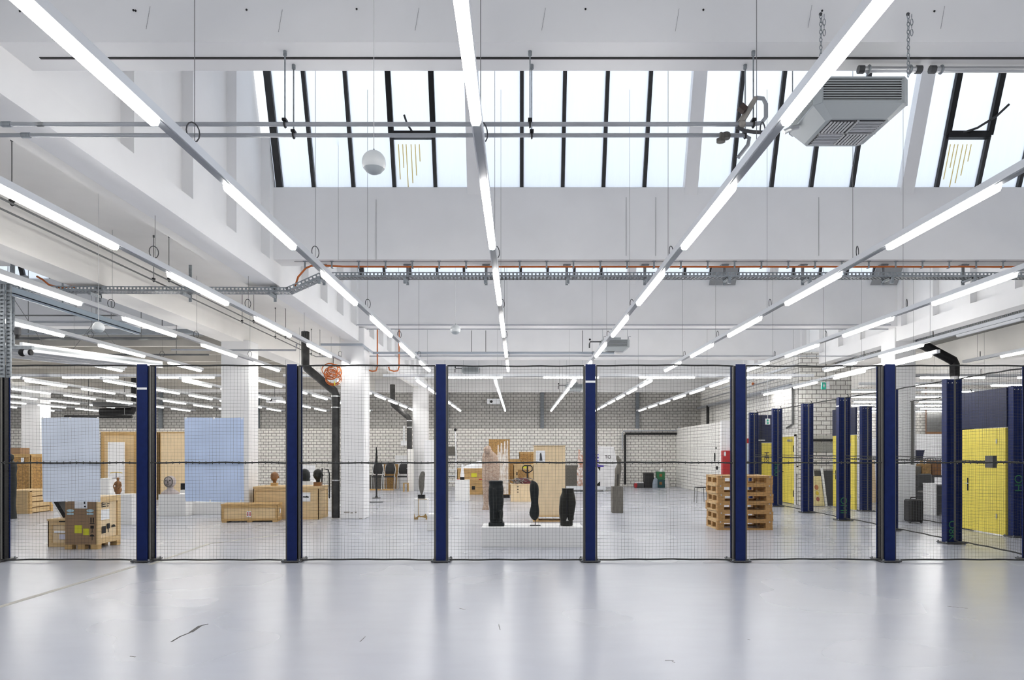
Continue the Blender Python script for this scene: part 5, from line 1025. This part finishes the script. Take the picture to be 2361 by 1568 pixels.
o = MB().blob([(0, 0, 0, 0.12, 0.1), (0.2, 0, 0, 0.11, 0.09), (0.36, 0.02, 0, 0.09, 0.07), (0.42, 0.02, 0, 0.03, 0.03)], 12).build('plastic_bag', mat('blue_grey_bag', (0.22, 0.27, 0.33), 0.4), None, loc=(gx(1509, YB-0.2), YB-0.34, 0), smooth=True); tag(o, 'blue grey bag between the black bin and the crates', 'bag')
o = MB().blob([(0, 0, 0, 0.12, 0.1), (0.25, -0.02, 0, 0.1, 0.08), (0.42, -0.05, 0, 0.06, 0.05)], 12).build('clear_bag', mat('clear_grey_bag', (0.5, 0.49, 0.48), 0.3), None, loc=(gx(1539, YB-0.2), YB-0.25, 0), smooth=True); tag(o, 'pale translucent bag right of the crates', 'bag')
t = thing('tool_box', 'low dark grey tool box left of the black bin', 'tool box', (gx(1472, YB), YB-0.1, 0)); MB().box(-0.2, -0.12, 0, 0.2, 0.12, 0.2).build('body', DGREY, t, bevel=0.01); MB().box(-0.18, -0.1, 0.2, 0.18, 0.1, 0.24).build('tray', PAPERW, t)
o = MB().blob([(0, 0, 0, 0.03, 0.03), (0.08, 0, 0, 0.07, 0.06), (0.17, 0, 0, 0.07, 0.06), (0.2, 0, 0, 0.03, 0.03)], 12).build('red_can', RED, None, loc=(gx(1462, YB), YB-0.4, 0), smooth=True); tag(o, 'small red can on the floor left of the tool box', 'can')
# pallets
def pallet():
    t = thing('wooden_pallet', 'pallet', 'pallet', (0, 0, 0), 0, 'stacked pallets'); w2, d, h = 0.53, 0.82, 0.1733
    for z0, z1, nm in ((0.0, 0.034, 'bottom_board'), (h-0.042, h, 'top_board')):
        for y in (0.0, d-0.1): 
            o = MB().box(-w2, y, z0, w2, y+0.1, z1).build(nm, PALLET, t)
            if y == 0 and z0 > 0:
                for x in (-w2+0.06, w2-0.06): MB().blob([(0, 0, 0, 0.013, 0.013), (0.004, 0, 0, 0.013, 0.013)], 8).build('nail_head', STEEL, o, loc=(x, -0.002, h-0.022), rot=(PI/2, 0, 0))
        for x in (-w2, w2-0.1, -0.05): MB().box(x, 0.1, z0, x+0.1, d-0.1, z1).build('side_board', PALLETL, t)
    for k in range(3): MB().box(-w2+0.1, 0.18+0.17*k, h-0.02, w2-0.1, 0.28+0.17*k, h-0.001).build('deck_board', PALLETL, t)
    for x in (-w2+0.001, -0.05, w2-0.131):
        for y in (0.002, d/2-0.06, d-0.122): MB().box(x, y, 0.034, x+0.13 if x != -0.05 else x+0.1, y+0.12, h-0.042).build('block', PALLET, t)
    return t
PXC, PYC = gx(1718.5, 13.33), 13.33
P0 = pallet()
LP = ['bottom pallet of the stack, standing on the floor', 'second pallet from the bottom of the stack', 'third pallet from the bottom of the stack', 'third pallet from the top of the stack', 'second pallet from the top of the stack', 'topmost pallet of the stack']
for k in range(6):
    o = P0 if k == 0 else dup(P0); o.location = (PXC+(0.008 if k % 2 else -0.006), PYC+0.004*(k % 3), 0.1733*k); o.rotation_euler = (0, 0, 0.01*((k*7) % 3-1)); o['label'] = LP[k]
t = thing('metal_stool', 'thin metal framed stool just left of the pallet stack', 'stool', (gx(1614, 20.5), 20.5, 0))
MB().box(-0.12, -0.15, 0.44, 0.2, 0.15, 0.46).build('seat', BLACK, t)
for x in (-0.12, 0.14):
    for y in (-0.14, 0.14): MB().tube([(x*1.15, y*1.1, 0), (x, y, 0.44)], 0.009, 6).build('leg', DPIPE, t)
# fittings near the right wall
t = thing('hose_cabinet', 'red fire hose cabinet beside the low brick enclosure end', 'cabinet', (gx(1676, 22.9), 22.8, gz(1095, 22.8))); MB().box(-0.16, 0, 0, 0.16, 0.22, 0.8).build('body', RED, t, bevel=0.008); MB().box(-0.13, -0.006, 0.62, -0.06, 0, 0.76).build('sign', PAPERW, t); MB().ball((0.09, -0.01, 0.74), 0.018, 8, 6).build('knob', PAPERW, t)
MB().box(-0.14, 0.02, -gz(1095, 22.8), 0.14, 0.2, 0).build('pedestal', PAPERW, t)
t = thing('white_door_leaf', 'white door leaf with a small red mark behind the hose cabinet', 'door', (gx(1683, 23.0), 23.02, 0)); MB().box(-0.1, 0, 0, 0.14, 0.05, 2.3).build('leaf', PAPERW, t); MB().box(0.03, -0.01, 1.75, 0.14, 0, 1.81).build('red_mark', RED, t); MB().box(0.04, -0.008, 1.9, 0.07, 0, 2.05).build('grip', STEEL, t)
t = thing('pale_locker', 'pale blue locker with a red top beside the far side post', 'locker', (gx(1728, 22.2), 22.3, 0)); MB().box(-0.13, 0, 0, 0.12, 0.4, 1.78).build('body', mat('pale_blue_grey', (0.56, 0.63, 0.71), 0.45), t); MB().box(-0.13, -0.01, 1.78, 0.12, 0.4, 1.93).build('red_top', RED, t); MB().box(-0.13, -0.012, 1.17, 0.12, 0, 1.2).build('handle_bar', DPIPE, t)
for px, py, lab, sw, sh in ((1651, 1033, 'small black knob on the white enclosure wall', 0.04, 0.07), (1648, 1054, 'tall black clothes hook bar on the white enclosure wall', 0.05, 0.3), (1653, 1079, 'black wall lamp above the pallet stack corner', 0.08, 0.12)):
    Yk = 22.95; o = MB().blob([(-sh/2, 0, 0, sw/3, 0.03), (-sh/4, 0, 0, sw/2, 0.04), (sh/4, 0, 0, sw/2, 0.04), (sh/2, 0, 0, sw/3, 0.03)], 8).build('wall_hook', BLACK, None, loc=(6.69, gx(px, 1)*0+6.69*1600/(px-1196), 1.5-(py-1042)*(6.69/(px-1196)))); tag(o, lab, 'wall fitting')
# small yellow door on the right brick wall
YD = 19.75
t = thing('steel_door', 'small yellow steel door with a closer in the right brick wall', 'door', (7.88, YD, 0), 0)
lf = MB().box(-0.03, 0, 0.02, 0.0, 0.92, 1.94).build('leaf', YELLOW, t); MB().box(-0.045, -0.05, 0, 0.0, 0.0, 2.0).box(-0.045, 0.92, 0, 0, 0.97, 2.0).box(-0.045, -0.05, 1.94, 0, 0.97, 2.0).build('frame', CREAM, t)
MB().box(-0.09, 0.15, 1.8, -0.03, 0.4, 1.86).build('door_closer', STEEL, lf)
for z in (1.5, 0.22): MB().box(-0.045, 0.06, z, -0.03, 0.09, z+0.18).build('hinge', BLACK, lf)
MB().tube([(-0.03, 0.84, 0.92), (-0.08, 0.84, 0.92), (-0.08, 0.72, 0.92)], 0.012, 7).build('handle', BLACK, lf)
t = thing('notice_box', 'white notice box with a black handle at the end of the block wall', 'box', (gx(1839, 19.4), 19.46, gz(1092, 19.4))); MB().box(-0.05, 0, 0, 0.06, 0.04, 0.17).build('plate', PAPERW, t); MB().box(0.0, -0.02, 0.18, 0.04, 0.02, 0.22).build('handle', BLACK, t)
o = MB().blob([(-0.03, 0, 0, 0.03, 0.03), (0.03, 0, 0, 0.03, 0.03)], 8).build('alarm_button', RED, None, loc=(7.87, 7.87*1600/(1803-1196), gz(1058, 20.7))); tag(o, 'small red alarm button left of the small yellow door', 'button')
t = thing('exit_sign', 'green and white exit sign hanging before the block wall', 'sign', (gx(1903, 17.8), 17.8, gz(889, 17.8))); MB().box(-0.1, -0.02, -0.1, 0.01, 0.02, 0.08).build('green_face', mat('sign_green', (0.02, 0.42, 0.3), 0.5), t); MB().box(0.01, -0.02, -0.08, 0.1, 0.02, 0.1).build('white_face', PAPERW, t); MB().box(-0.07, -0.024, -0.02, -0.02, -0.02, 0.0).box(-0.055, -0.024, -0.05, -0.035, -0.02, 0.04).build('pictogram', PAPERW, t); MB().tube([(0, 0, 0.09), (0, 0, 2.98)], 0.006, 6).build('hanger_rod', DPIPE, t)
t = thing('exit_sign', 'small white exit sign with green figure before the dark end panel', 'sign', (gx(1770, 20.85), 20.85, gz(972, 20.85))); MB().box(-0.07, -0.01, -0.09, 0.07, 0.01, 0.09).build('face', PAPERW, t); MB().box(-0.03, -0.013, -0.07, 0.03, -0.01, -0.02).box(-0.03, -0.013, 0.0, 0.02, -0.01, 0.06).build('pictogram', mat('sign_green', (0.02, 0.42, 0.3), 0.5), t); MB().tube([(0, 0, 0.09), (0, 0, ZS-gz(972, 20.85))], 0.006, 6).build('hanger_rod', PAPERW, t)
o = MB().ball((0, 0, 0), 0.05, 10, 8).build('alarm_light', ORANGE, None, loc=(7.83, 23.2, gz(885, 23.2))); tag(o, 'orange alarm light on the far right brick wall', 'light')
# leaning picture and neighbours before the block wall
t = thing('leaning_picture', 'cream picture with reddish blots leaning on the block wall', 'picture', (gx(1888, 19.0), 19.0, 0), 0)
MB().obox((0, 0.18, 0.42), (0.36, 0.02, 0.84), (-0.28, 0, 0)).build('canvas', mat('cream_canvas', (0.66, 0.58, 0.33), 0.7, var=0.12, scale=6), t)
for z, s, m in ((0.52, 0.06, mat('rust_red_blot', (0.4, 0.16, 0.08), 0.8)), (0.36, 0.05, mat('ochre_blot', (0.55, 0.42, 0.05), 0.8)), (0.2, 0.055, mat('dull_red_blot', (0.3, 0.1, 0.09), 0.8))): MB().blob([(-0.004, 0, 0, s, s*1.3), (0.004, 0, 0, s*0.8, s)], 9).build('blot', m, t, loc=(0.02, 0.18-0.013+(z-0.42)*0.28, z), rot=(PI/2-0.28, 0, 0))
for px, lab, m, h in ((1884, 'white lath standing behind the cream picture', PAPERW, 1.15), (1907, 'white lath leaning right of the cream picture', PAPERW, 1.05)):
    o = MB().bar((gx(px, 19.1), 19.15, 0), (gx(px-3, 19.1), 19.36, h), 0.06, 0.03).build('white_lath', m, None); tag(o, lab, 'lath', 'laths by the picture')
o = MB().box(gx(1872, 19.3), 0, 0, gx(1925, 19.3), 0.06, 0.98).build('dark_board', DGREY, None, loc=(0, 19.41, 0)); tag(o, 'dark board behind the cream picture and laths', 'board')
t = thing('loading_hatch', 'grey hatch with a dark rail set in the block wall', 'hatch', (gx(1897, 19.48), 19.47, 1.5)); MB().box(-0.4, 0, 0.0, 0.4, 0.03, 0.26).build('panel', mat('speckled_grey_panel', (0.36, 0.36, 0.33), 0.7, var=0.4, scale=60), t); MB().box(-0.4, -0.03, 0.3, 0.4, 0.03, 0.36).build('rail', BLACK, t); MB().box(-0.4, -0.01, 0.36, 0.4, 0.03, 0.46).build('lintel', mat('beige_lintel', (0.5, 0.49, 0.45), 0.7), t)
o = MB().obox((0, 0.1, 0.63), (0.42, 0.03, 1.26), (-0.12, 0, 0)).build('plywood_sheet', PLYL, None, loc=(gx(2006, 20.4), 20.4, 0)); tag(o, 'plywood sheet leaning in the opening right of the second yellow door', 'sheet')
o = MB().box(-0.3, 0, 0, 0.35, 0.3, 1.95).build('white_locker', PAPERW, None, loc=(gx(2006, 23), 23, 0)); tag(o, 'tall white locker behind the leaning plywood sheet', 'locker')
# suitcase and clutter of the side hall
t = thing('suitcase', 'black upright suitcase standing by the white column', 'suitcase', (gx(2114, 14.55), 14.55, 0)); MB().box(-0.155, 0, 0.03, 0.155, 0.24, 0.5).build('shell', RUBBER, t, bevel=0.03); MB().tube([(-0.06, 0.12, 0.5), (-0.06, 0.12, 0.54), (0.06, 0.12, 0.54), (0.06, 0.12, 0.5)], 0.01, 7).build('handle', RUBBER, t)
for x in (-0.12, 0.12): MB().blob([(-0.015, 0, 0, 0.03, 0.03), (0.015, 0, 0, 0.03, 0.03)], 10).build('wheel', DGREY, t, loc=(x, 0.05, 0.03), rot=(0, PI/2, 0))
rb = MB()
for k in range(5): rb.box(-0.13+0.055*k, -0.004, 0.06, -0.115+0.055*k, 0.001, 0.47)
rb.build('ribs', DGREY, t)
o = MB().box(-0.2, 0, 0, 0.2, 0.3, 1.22).build('white_cabinet', PAPERW, None, loc=(gx(2092, 14.95), 15.0, 0), bevel=0.005); tag(o, 'white tall box in front of the column, behind the suitcase', 'cabinet')
o = MB().box(-0.7, 0, 0, 1.6, 0.1, 2.12).build('partition_board', PAPERW, None, loc=(gx(2135, 24), 24, 0)); tag(o, 'white partition board at the back of the side hall', 'partition')
t = thing('wooden_table', 'light wooden trestle table under the blue box in the side hall', 'table', (gx(2122, 20.5), 20.5, 0)); MB().box(-0.35, 0, 1.23, 0.35, 0.5, 1.27).build('top', PINE, t)
for x in (-0.3, 0.3):
    for y in (0.04, 0.46): MB().box(x-0.03, y-0.03, 0, x+0.03, y+0.03, 1.23).build('leg', PINE, t)
o = MB().hexa([(-0.2,0.1,0),(0.2,0.1,0),(0.2,0.4,0),(-0.2,0.4,0),(-0.25,0.08,0.28),(0.25,0.08,0.28),(0.25,0.42,0.28),(-0.25,0.42,0.28)]).build('blue_box', NAVY, None, loc=(gx(2116, 20.5), 20.5, 1.27)); tag(o, 'navy blue plastic box on the wooden trestle table', 'box')
o = MB().box(-0.07, 0.15, 0, 0.08, 0.3, 0.12).build('black_case', BLACK, None, loc=(gx(2112, 20.5), 20.5, 1.55)); tag(o, 'small black case on top of the navy box', 'case')
t = thing('work_bench', 'dark metal work bench with drawers in the side hall', 'bench', (gx(2140, 18.6), 18.6, 0)); MB().box(-0.4, 0, 0.82, 0.5, 0.6, 0.87).build('top', DGREY, t); MB().box(-0.38, 0.05, 0.1, 0.0, 0.55, 0.82).build('cabinet', DPIPE, t)
for k in range(3): MB().box(-0.36, 0.035, 0.14+0.22*k, -0.02, 0.05, 0.33+0.22*k).build('drawer', DGREY, t)
for x in (0.45,): 
    for y in (0.05, 0.55): MB().box(x-0.03, y-0.03, 0, x+0.03, y+0.03, 0.82).build('leg', DPIPE, t)
for k, (dx, m, lab) in enumerate(((-0.25, GREYST, 'grey pack on the dark work bench'), (0.02, OSB, 'brown wooden box on the dark work bench'), (0.3, WOODBR, 'reddish box on the dark work bench, beside the brown one'))):
    o = MB().box(-0.12, 0.1, 0, 0.12, 0.4, 0.24+0.07*k).build('bench_box', m, None, loc=(gx(2140, 18.6)+dx, 18.6, 0.87), bevel=0.01); tag(o, lab, 'box')
t = thing('office_chair', 'dark swivel chair before the dark work bench', 'chair', (gx(2142, 17.4), 17.4, 0)); MB().box(-0.2, -0.2, 0.45, 0.2, 0.2, 0.52).build('seat', DGREY, t, bevel=0.03); MB().box(-0.18, 0.16, 0.6, 0.18, 0.22, 0.95).build('backrest', DGREY, t, bevel=0.03); MB().tube([(0, 0, 0.08), (0, 0, 0.45)], 0.025, 8).build('stem', STEEL, t)
for k in range(5): MB().tube([(0, 0, 0.1), (0.24*math.cos(k*1.257), 0.24*math.sin(k*1.257), 0.05)], 0.02, 7).build('leg', BLACK, t)
t = thing('drawer_cabinet', 'dark cabinet with white top beside the front side post', 'cabinet', (gx(2175, 16.3), 16.3, 0)); MB().box(-0.16, 0, 0.03, 0.3, 0.5, 0.72).build('body', DPIPE, t); MB().box(-0.18, -0.02, 0.72, 0.32, 0.52, 0.75).build('top', PAPERW, t); MB().box(-0.185, -0.005, 0.0, -0.16, 0.5, 0.72).build('side', PAPERW, t)
for k in range(3): MB().box(-0.14, -0.012, 0.08+0.21*k, 0.28, 0.0, 0.27+0.21*k).build('drawer', DGREY, t)
o = MB().tube([(0, 0, 0), (0, 0, 4.3)], 0.02, 8).build('riser_pipe', mat('rust_brown_pipe', (0.2, 0.1, 0.06), 0.6), None, loc=(gx(2135, 29), 29, 0)); tag(o, 'thin rust brown riser pipe on the end wall of the side hall', 'pipe')
t = thing('gate_leaf', 'dark grey steel gate with a red frame on the end wall of the side hall', 'gate', (gx(2172, 30), 30.4, 0)); MB().box(-0.4, 0, 0, 0.5, 0.1, 3.2).build('leaf', DPIPE, t); MB().box(0.3, -0.05, 0, 0.45, 0, 3.3).build('frame', RED, t); MB().box(-0.45, -0.05, 2.3, 0.3, 0, 2.38).build('rail', WOODBR, t)

# ------------------------------------------------------------------ overhead left: struts, radiant panel, rail, cable coil
def strut(mb, x, y, z0, z1, wd):
    for s in (-1, 1): mb.box(x+s*wd/2-0.006, y, z0, x+s*wd/2+0.006, y+0.02, z1)
    mb.box(x-wd/2, y+0.02, z0, x+wd/2, y+0.024, z1)
    n = int((z1-z0)/0.05)
    for i in range(n): mb.box(x-wd/2+0.006, y, z0+i*0.05, x+wd/2-0.006, y+0.003, z0+i*0.05+0.03)
t = thing('perforated_strut', 'double perforated steel strut hanging over the left edge post', 'strut', (0, 0, 0)); YS2 = 8.9
b = MB(); strut(b, gx(4, YS2), YS2, gz(870, YS2), gz(655, YS2)-0.0, 0.05); strut(b, gx(15, YS2), YS2+0.03, gz(870, YS2), gz(655, YS2), 0.05); b.build('channel', GALV, t); MB().box(gx(-60, YS2), YS2, gz(655, YS2), gx(30, YS2), YS2+0.05, gz(648, YS2)).build('cross_arm', GALV, t)
t = thing('camera_strut', 'single perforated strut with a short arm holding a black camera', 'strut', (0, 0, 0))
b = MB(); strut(b, gx(27, 9.9), 9.9, gz(800, 9.9), ZS-0.3, 0.05); b.build('channel', GALV, t); MB().box(gx(24, 9.9), 9.87, gz(806, 9.9), gx(76, 9.9), 9.93, gz(798, 9.9)).build('arm', GALV, t); MB().box(gx(24, 9.9)-0.3, 9.9, ZS-0.34, gx(60, 9.9), 9.96, ZS-0.28).build('cross_arm', GALV, t); MB().box(gx(24, 9.9), 9.9, ZS-0.3, gx(30, 9.9), 9.94, 5.6).build('top_rod', GALV, t)
t = thing('camera', 'black camera with a pale lens ring hanging from the strut arm', 'camera', (gx(52, 9.9), 9.9, gz(813, 9.9))); MB().ball((0, 0, 0), 0.055, 14, 10).build('housing', BLACK, t, smooth=True); MB().blob([(-0.03, 0, 0, 0.045, 0.045), (0.03, 0, 0, 0.045, 0.045)], 14).build('lens_ring', PAPERW, t, loc=(0.07, 0, 0), rot=(0, PI/2, 0)); MB().blob([(0, 0, 0, 0.04, 0.04), (0.03, 0, 0, 0.04, 0.04)], 14).build('lens', BLACK, t, loc=(0.1, 0, 0), rot=(0, PI/2, 0)); MB().tube([(0, 0, 0.05), (0, 0, 0.09)], 0.012, 6).build('mount', DGREY, t)
t = thing('camera', 'small grey device fixed on the strut above the camera', 'camera', (gx(40, 9.9), 9.9, gz(765, 9.9))); MB().box(-0.03, -0.03, -0.05, 0.04, 0.03, 0.06).build('housing', DGREY, t, bevel=0.01); MB().tube([(0, 0, -0.05), (0, 0, -0.1)], 0.025, 10).build('lens', BLACK, t); MB().box(-0.06, 0.0, -0.01, -0.03, 0.03, 0.02).build('bracket', GALV, t)
t = thing('radiant_panel', 'white ribbed radiant panel hung low over the left nave', 'radiant panel', (-8.55, 11.2, 3.2)); 
b = MB(); b.hexa([(-0.75,0,-0.02),(0.55,0,-0.02),(0.55,4.4,0.24),(-0.75,4.4,0.24),(-0.75,0,0.02),(0.55,0,0.02),(0.55,4.4,0.28),(-0.75,4.4,0.28)]); b.build('panel', HEATER, t)
for x in (-0.72, -0.28, 0.12, 0.52): MB().bar((x, 0, 0.0), (x, 4.4, 0.26), 0.05, 0.14).build('rib', ALU, t)
for y in (0.6, 3.0):
    for x in (-0.7, 0.5): MB().tube([(x, y, 0.05+0.06*y), (-0.1, y, 1.0)], 0.005, 5).build('hanger_wire', WIRE, t)
    MB().tube([(-0.1, y, 1.0), (-0.1, y, 2.4)], 0.005, 5).build('hanger_wire', WIRE, t)
t = thing('steel_rail', 'blue grey steel channel rail hung over the left nave', 'rail', (-6.9, 5.0, 3.7)); MB().box(-0.04, 0, -0.05, 0.04, 7.6, -0.04).box(-0.04, 0, -0.05, -0.034, 7.6, 0.04).box(0.034, 0, -0.05, 0.04, 7.6, 0.04).box(-0.012, 0, -0.075, 0.012, 7.6, -0.05).build('rail', mat('blue_grey_steel', (0.27, 0.33, 0.39), 0.4, metal=0.4), t)
for y in (0.5, 5.5): MB().tube([(0.0, y, -0.04), (0.0, y, 0.6 if y > 1 else 0.6)], 0.012, 6).build('hanger_rod', GALV, t)
t = thing('cable_coil', 'orange cable coil hanging behind the mesh beside the first white column', 'cable coil', (gx(768, 15.5), 15.4, gz(865, 15.5)))
rnd = random.Random(2); b = MB()
for k in range(9):
    r = rnd.uniform(0.12, 0.18); dz = rnd.uniform(-0.1, 0.12); dx = rnd.uniform(-0.05, 0.05)
    b.tube([(dx+r*math.cos(q*PI/9), rnd.uniform(-0.012, 0.012)+0.01*k, dz+r*0.8*math.sin(q*PI/9)) for q in range(18)], 0.011, 6, closed=True)
b.build('cable', ORANGE, t); MB().tube([(0.02, 0.03, 0.2), (0.02, 0.03, 0.45)], 0.008, 6).build('hook', BLACK, t); MB().tube([(0.05, 0.02, -0.15), (0.06, 0.02, -0.24)], 0.012, 6).build('loose_end', STICK, t)
for px, py, Yq, lab in ((858, 850, 16.0, 'orange hose end bending at the right side of the first white column'), (908, 850, 16.0, 'orange hose loop hanging right of the first white column')):
    o = MB().tube([(-0.12, 0, 0.04), (-0.1, 0, -0.03), (0, 0, -0.06), (0.09, 0, -0.05), (0.12, 0, 0.04), (0.12, 0, 0.9)], 0.016, 7).build('orange_hose', ORANGE, None, loc=(gx(px, Yq), Yq, gz(py, Yq)), smooth=True); tag(o, lab, 'hose')
t = thing('air_duct', 'black ventilation duct under the low ceiling far behind the left blue sheet', 'air duct', (0, 0, 0)); MB().tube([(gx(150, 25), 25, gz(961, 25)), (gx(304, 25), 25, gz(961, 25))], 0.06, 10).build('thin_duct', BLACK, t); MB().tube([(gx(232, 25.3), 25.3, gz(950, 25.3)), (gx(306, 25.3), 25.3, gz(948, 25.3)), (gx(311, 25.3), 25.3, gz(935, 25.3)), (gx(311, 25.3), 25.3, 4.25)], 0.13, 12).build('main_duct', BLACK, t); MB().box(gx(225, 25), 24.7, gz(938, 25), gz(0, 0)*0+gx(306, 25), 25.4, gz(928, 25)).build('box_duct', DGREY, t)
for x in (-15.5, -14.2): MB().tube([(x, 25, gz(961, 25)), (x, 25, 4.25)], 0.012, 6).build('hanger_rod', DPIPE, t)
# thin wires falling from the beams (unused hangers in view)
for px, py0, py1, Yw, lab in ((780, 200, 600, 10.0, 'bare suspension wire before the skylight, left of the near pendant'), (867, 460, 600, 10.094, 'short bare wire on the second cross beam face below the near pendant'), (1444, 455, 590, 10.094, 'bare wire on the second cross beam face right of the middle lamp row'), (1512, 455, 590, 10.094, 'second bare wire on the second cross beam face right of the middle lamp row'), (1888, 455, 590, 10.094, 'bare wire on the second cross beam face below the near heater')):
    o = MB().tube([(0, 0, 0), (0, 0, gz(py0, Yw)-gz(py1, Yw))], 0.0025, 5).build('hanging_wire', WIRE, None, loc=(gx(px, Yw), Yw, gz(py1, Yw))); tag(o, lab, 'wire')
# marks and bolts on the first beam face
fm = bpy.data.objects.get('beam_middle_2')
b = MB()
for px, py in ((45, 25), (307, 23), (312, 24), (568, 22), (822, 20), (1350, 20), (1622, 22), (2155, 25), (1896, 24)): b.blob([(-0.004, gx(px, 4.74), 0, 0.006, 0.006), (0.003, gx(px, 4.74), 0, 0.006, 0.006)], 8)
bo = MB()
for px, py in ((45, 25), (307, 23), (312, 24), (568, 22), (822, 20), (1350, 20), (1622, 22), (2155, 25), (1896, 24)): bo.ball((gx(px, 4.735), 4.738, gz(py, 4.735)), 0.007, 8, 6)
bo.build('drill_hole', BLACK, fm)
bo = MB()
for px, py in ((340, 15), (645, 22), (960, 18), (1252, 18), (1560, 20), (1866, 12), (2172, 14)): bo.bar((gx(px+6, 4.739), 4.739, gz(py, 4.739)), (gx(px-3, 4.739), 4.739, gz(py+52, 4.739)), 0.003, 0.002)
bo.build('paint_crack', mat('grey_crack', (0.35, 0.35, 0.36), 0.8), fm)
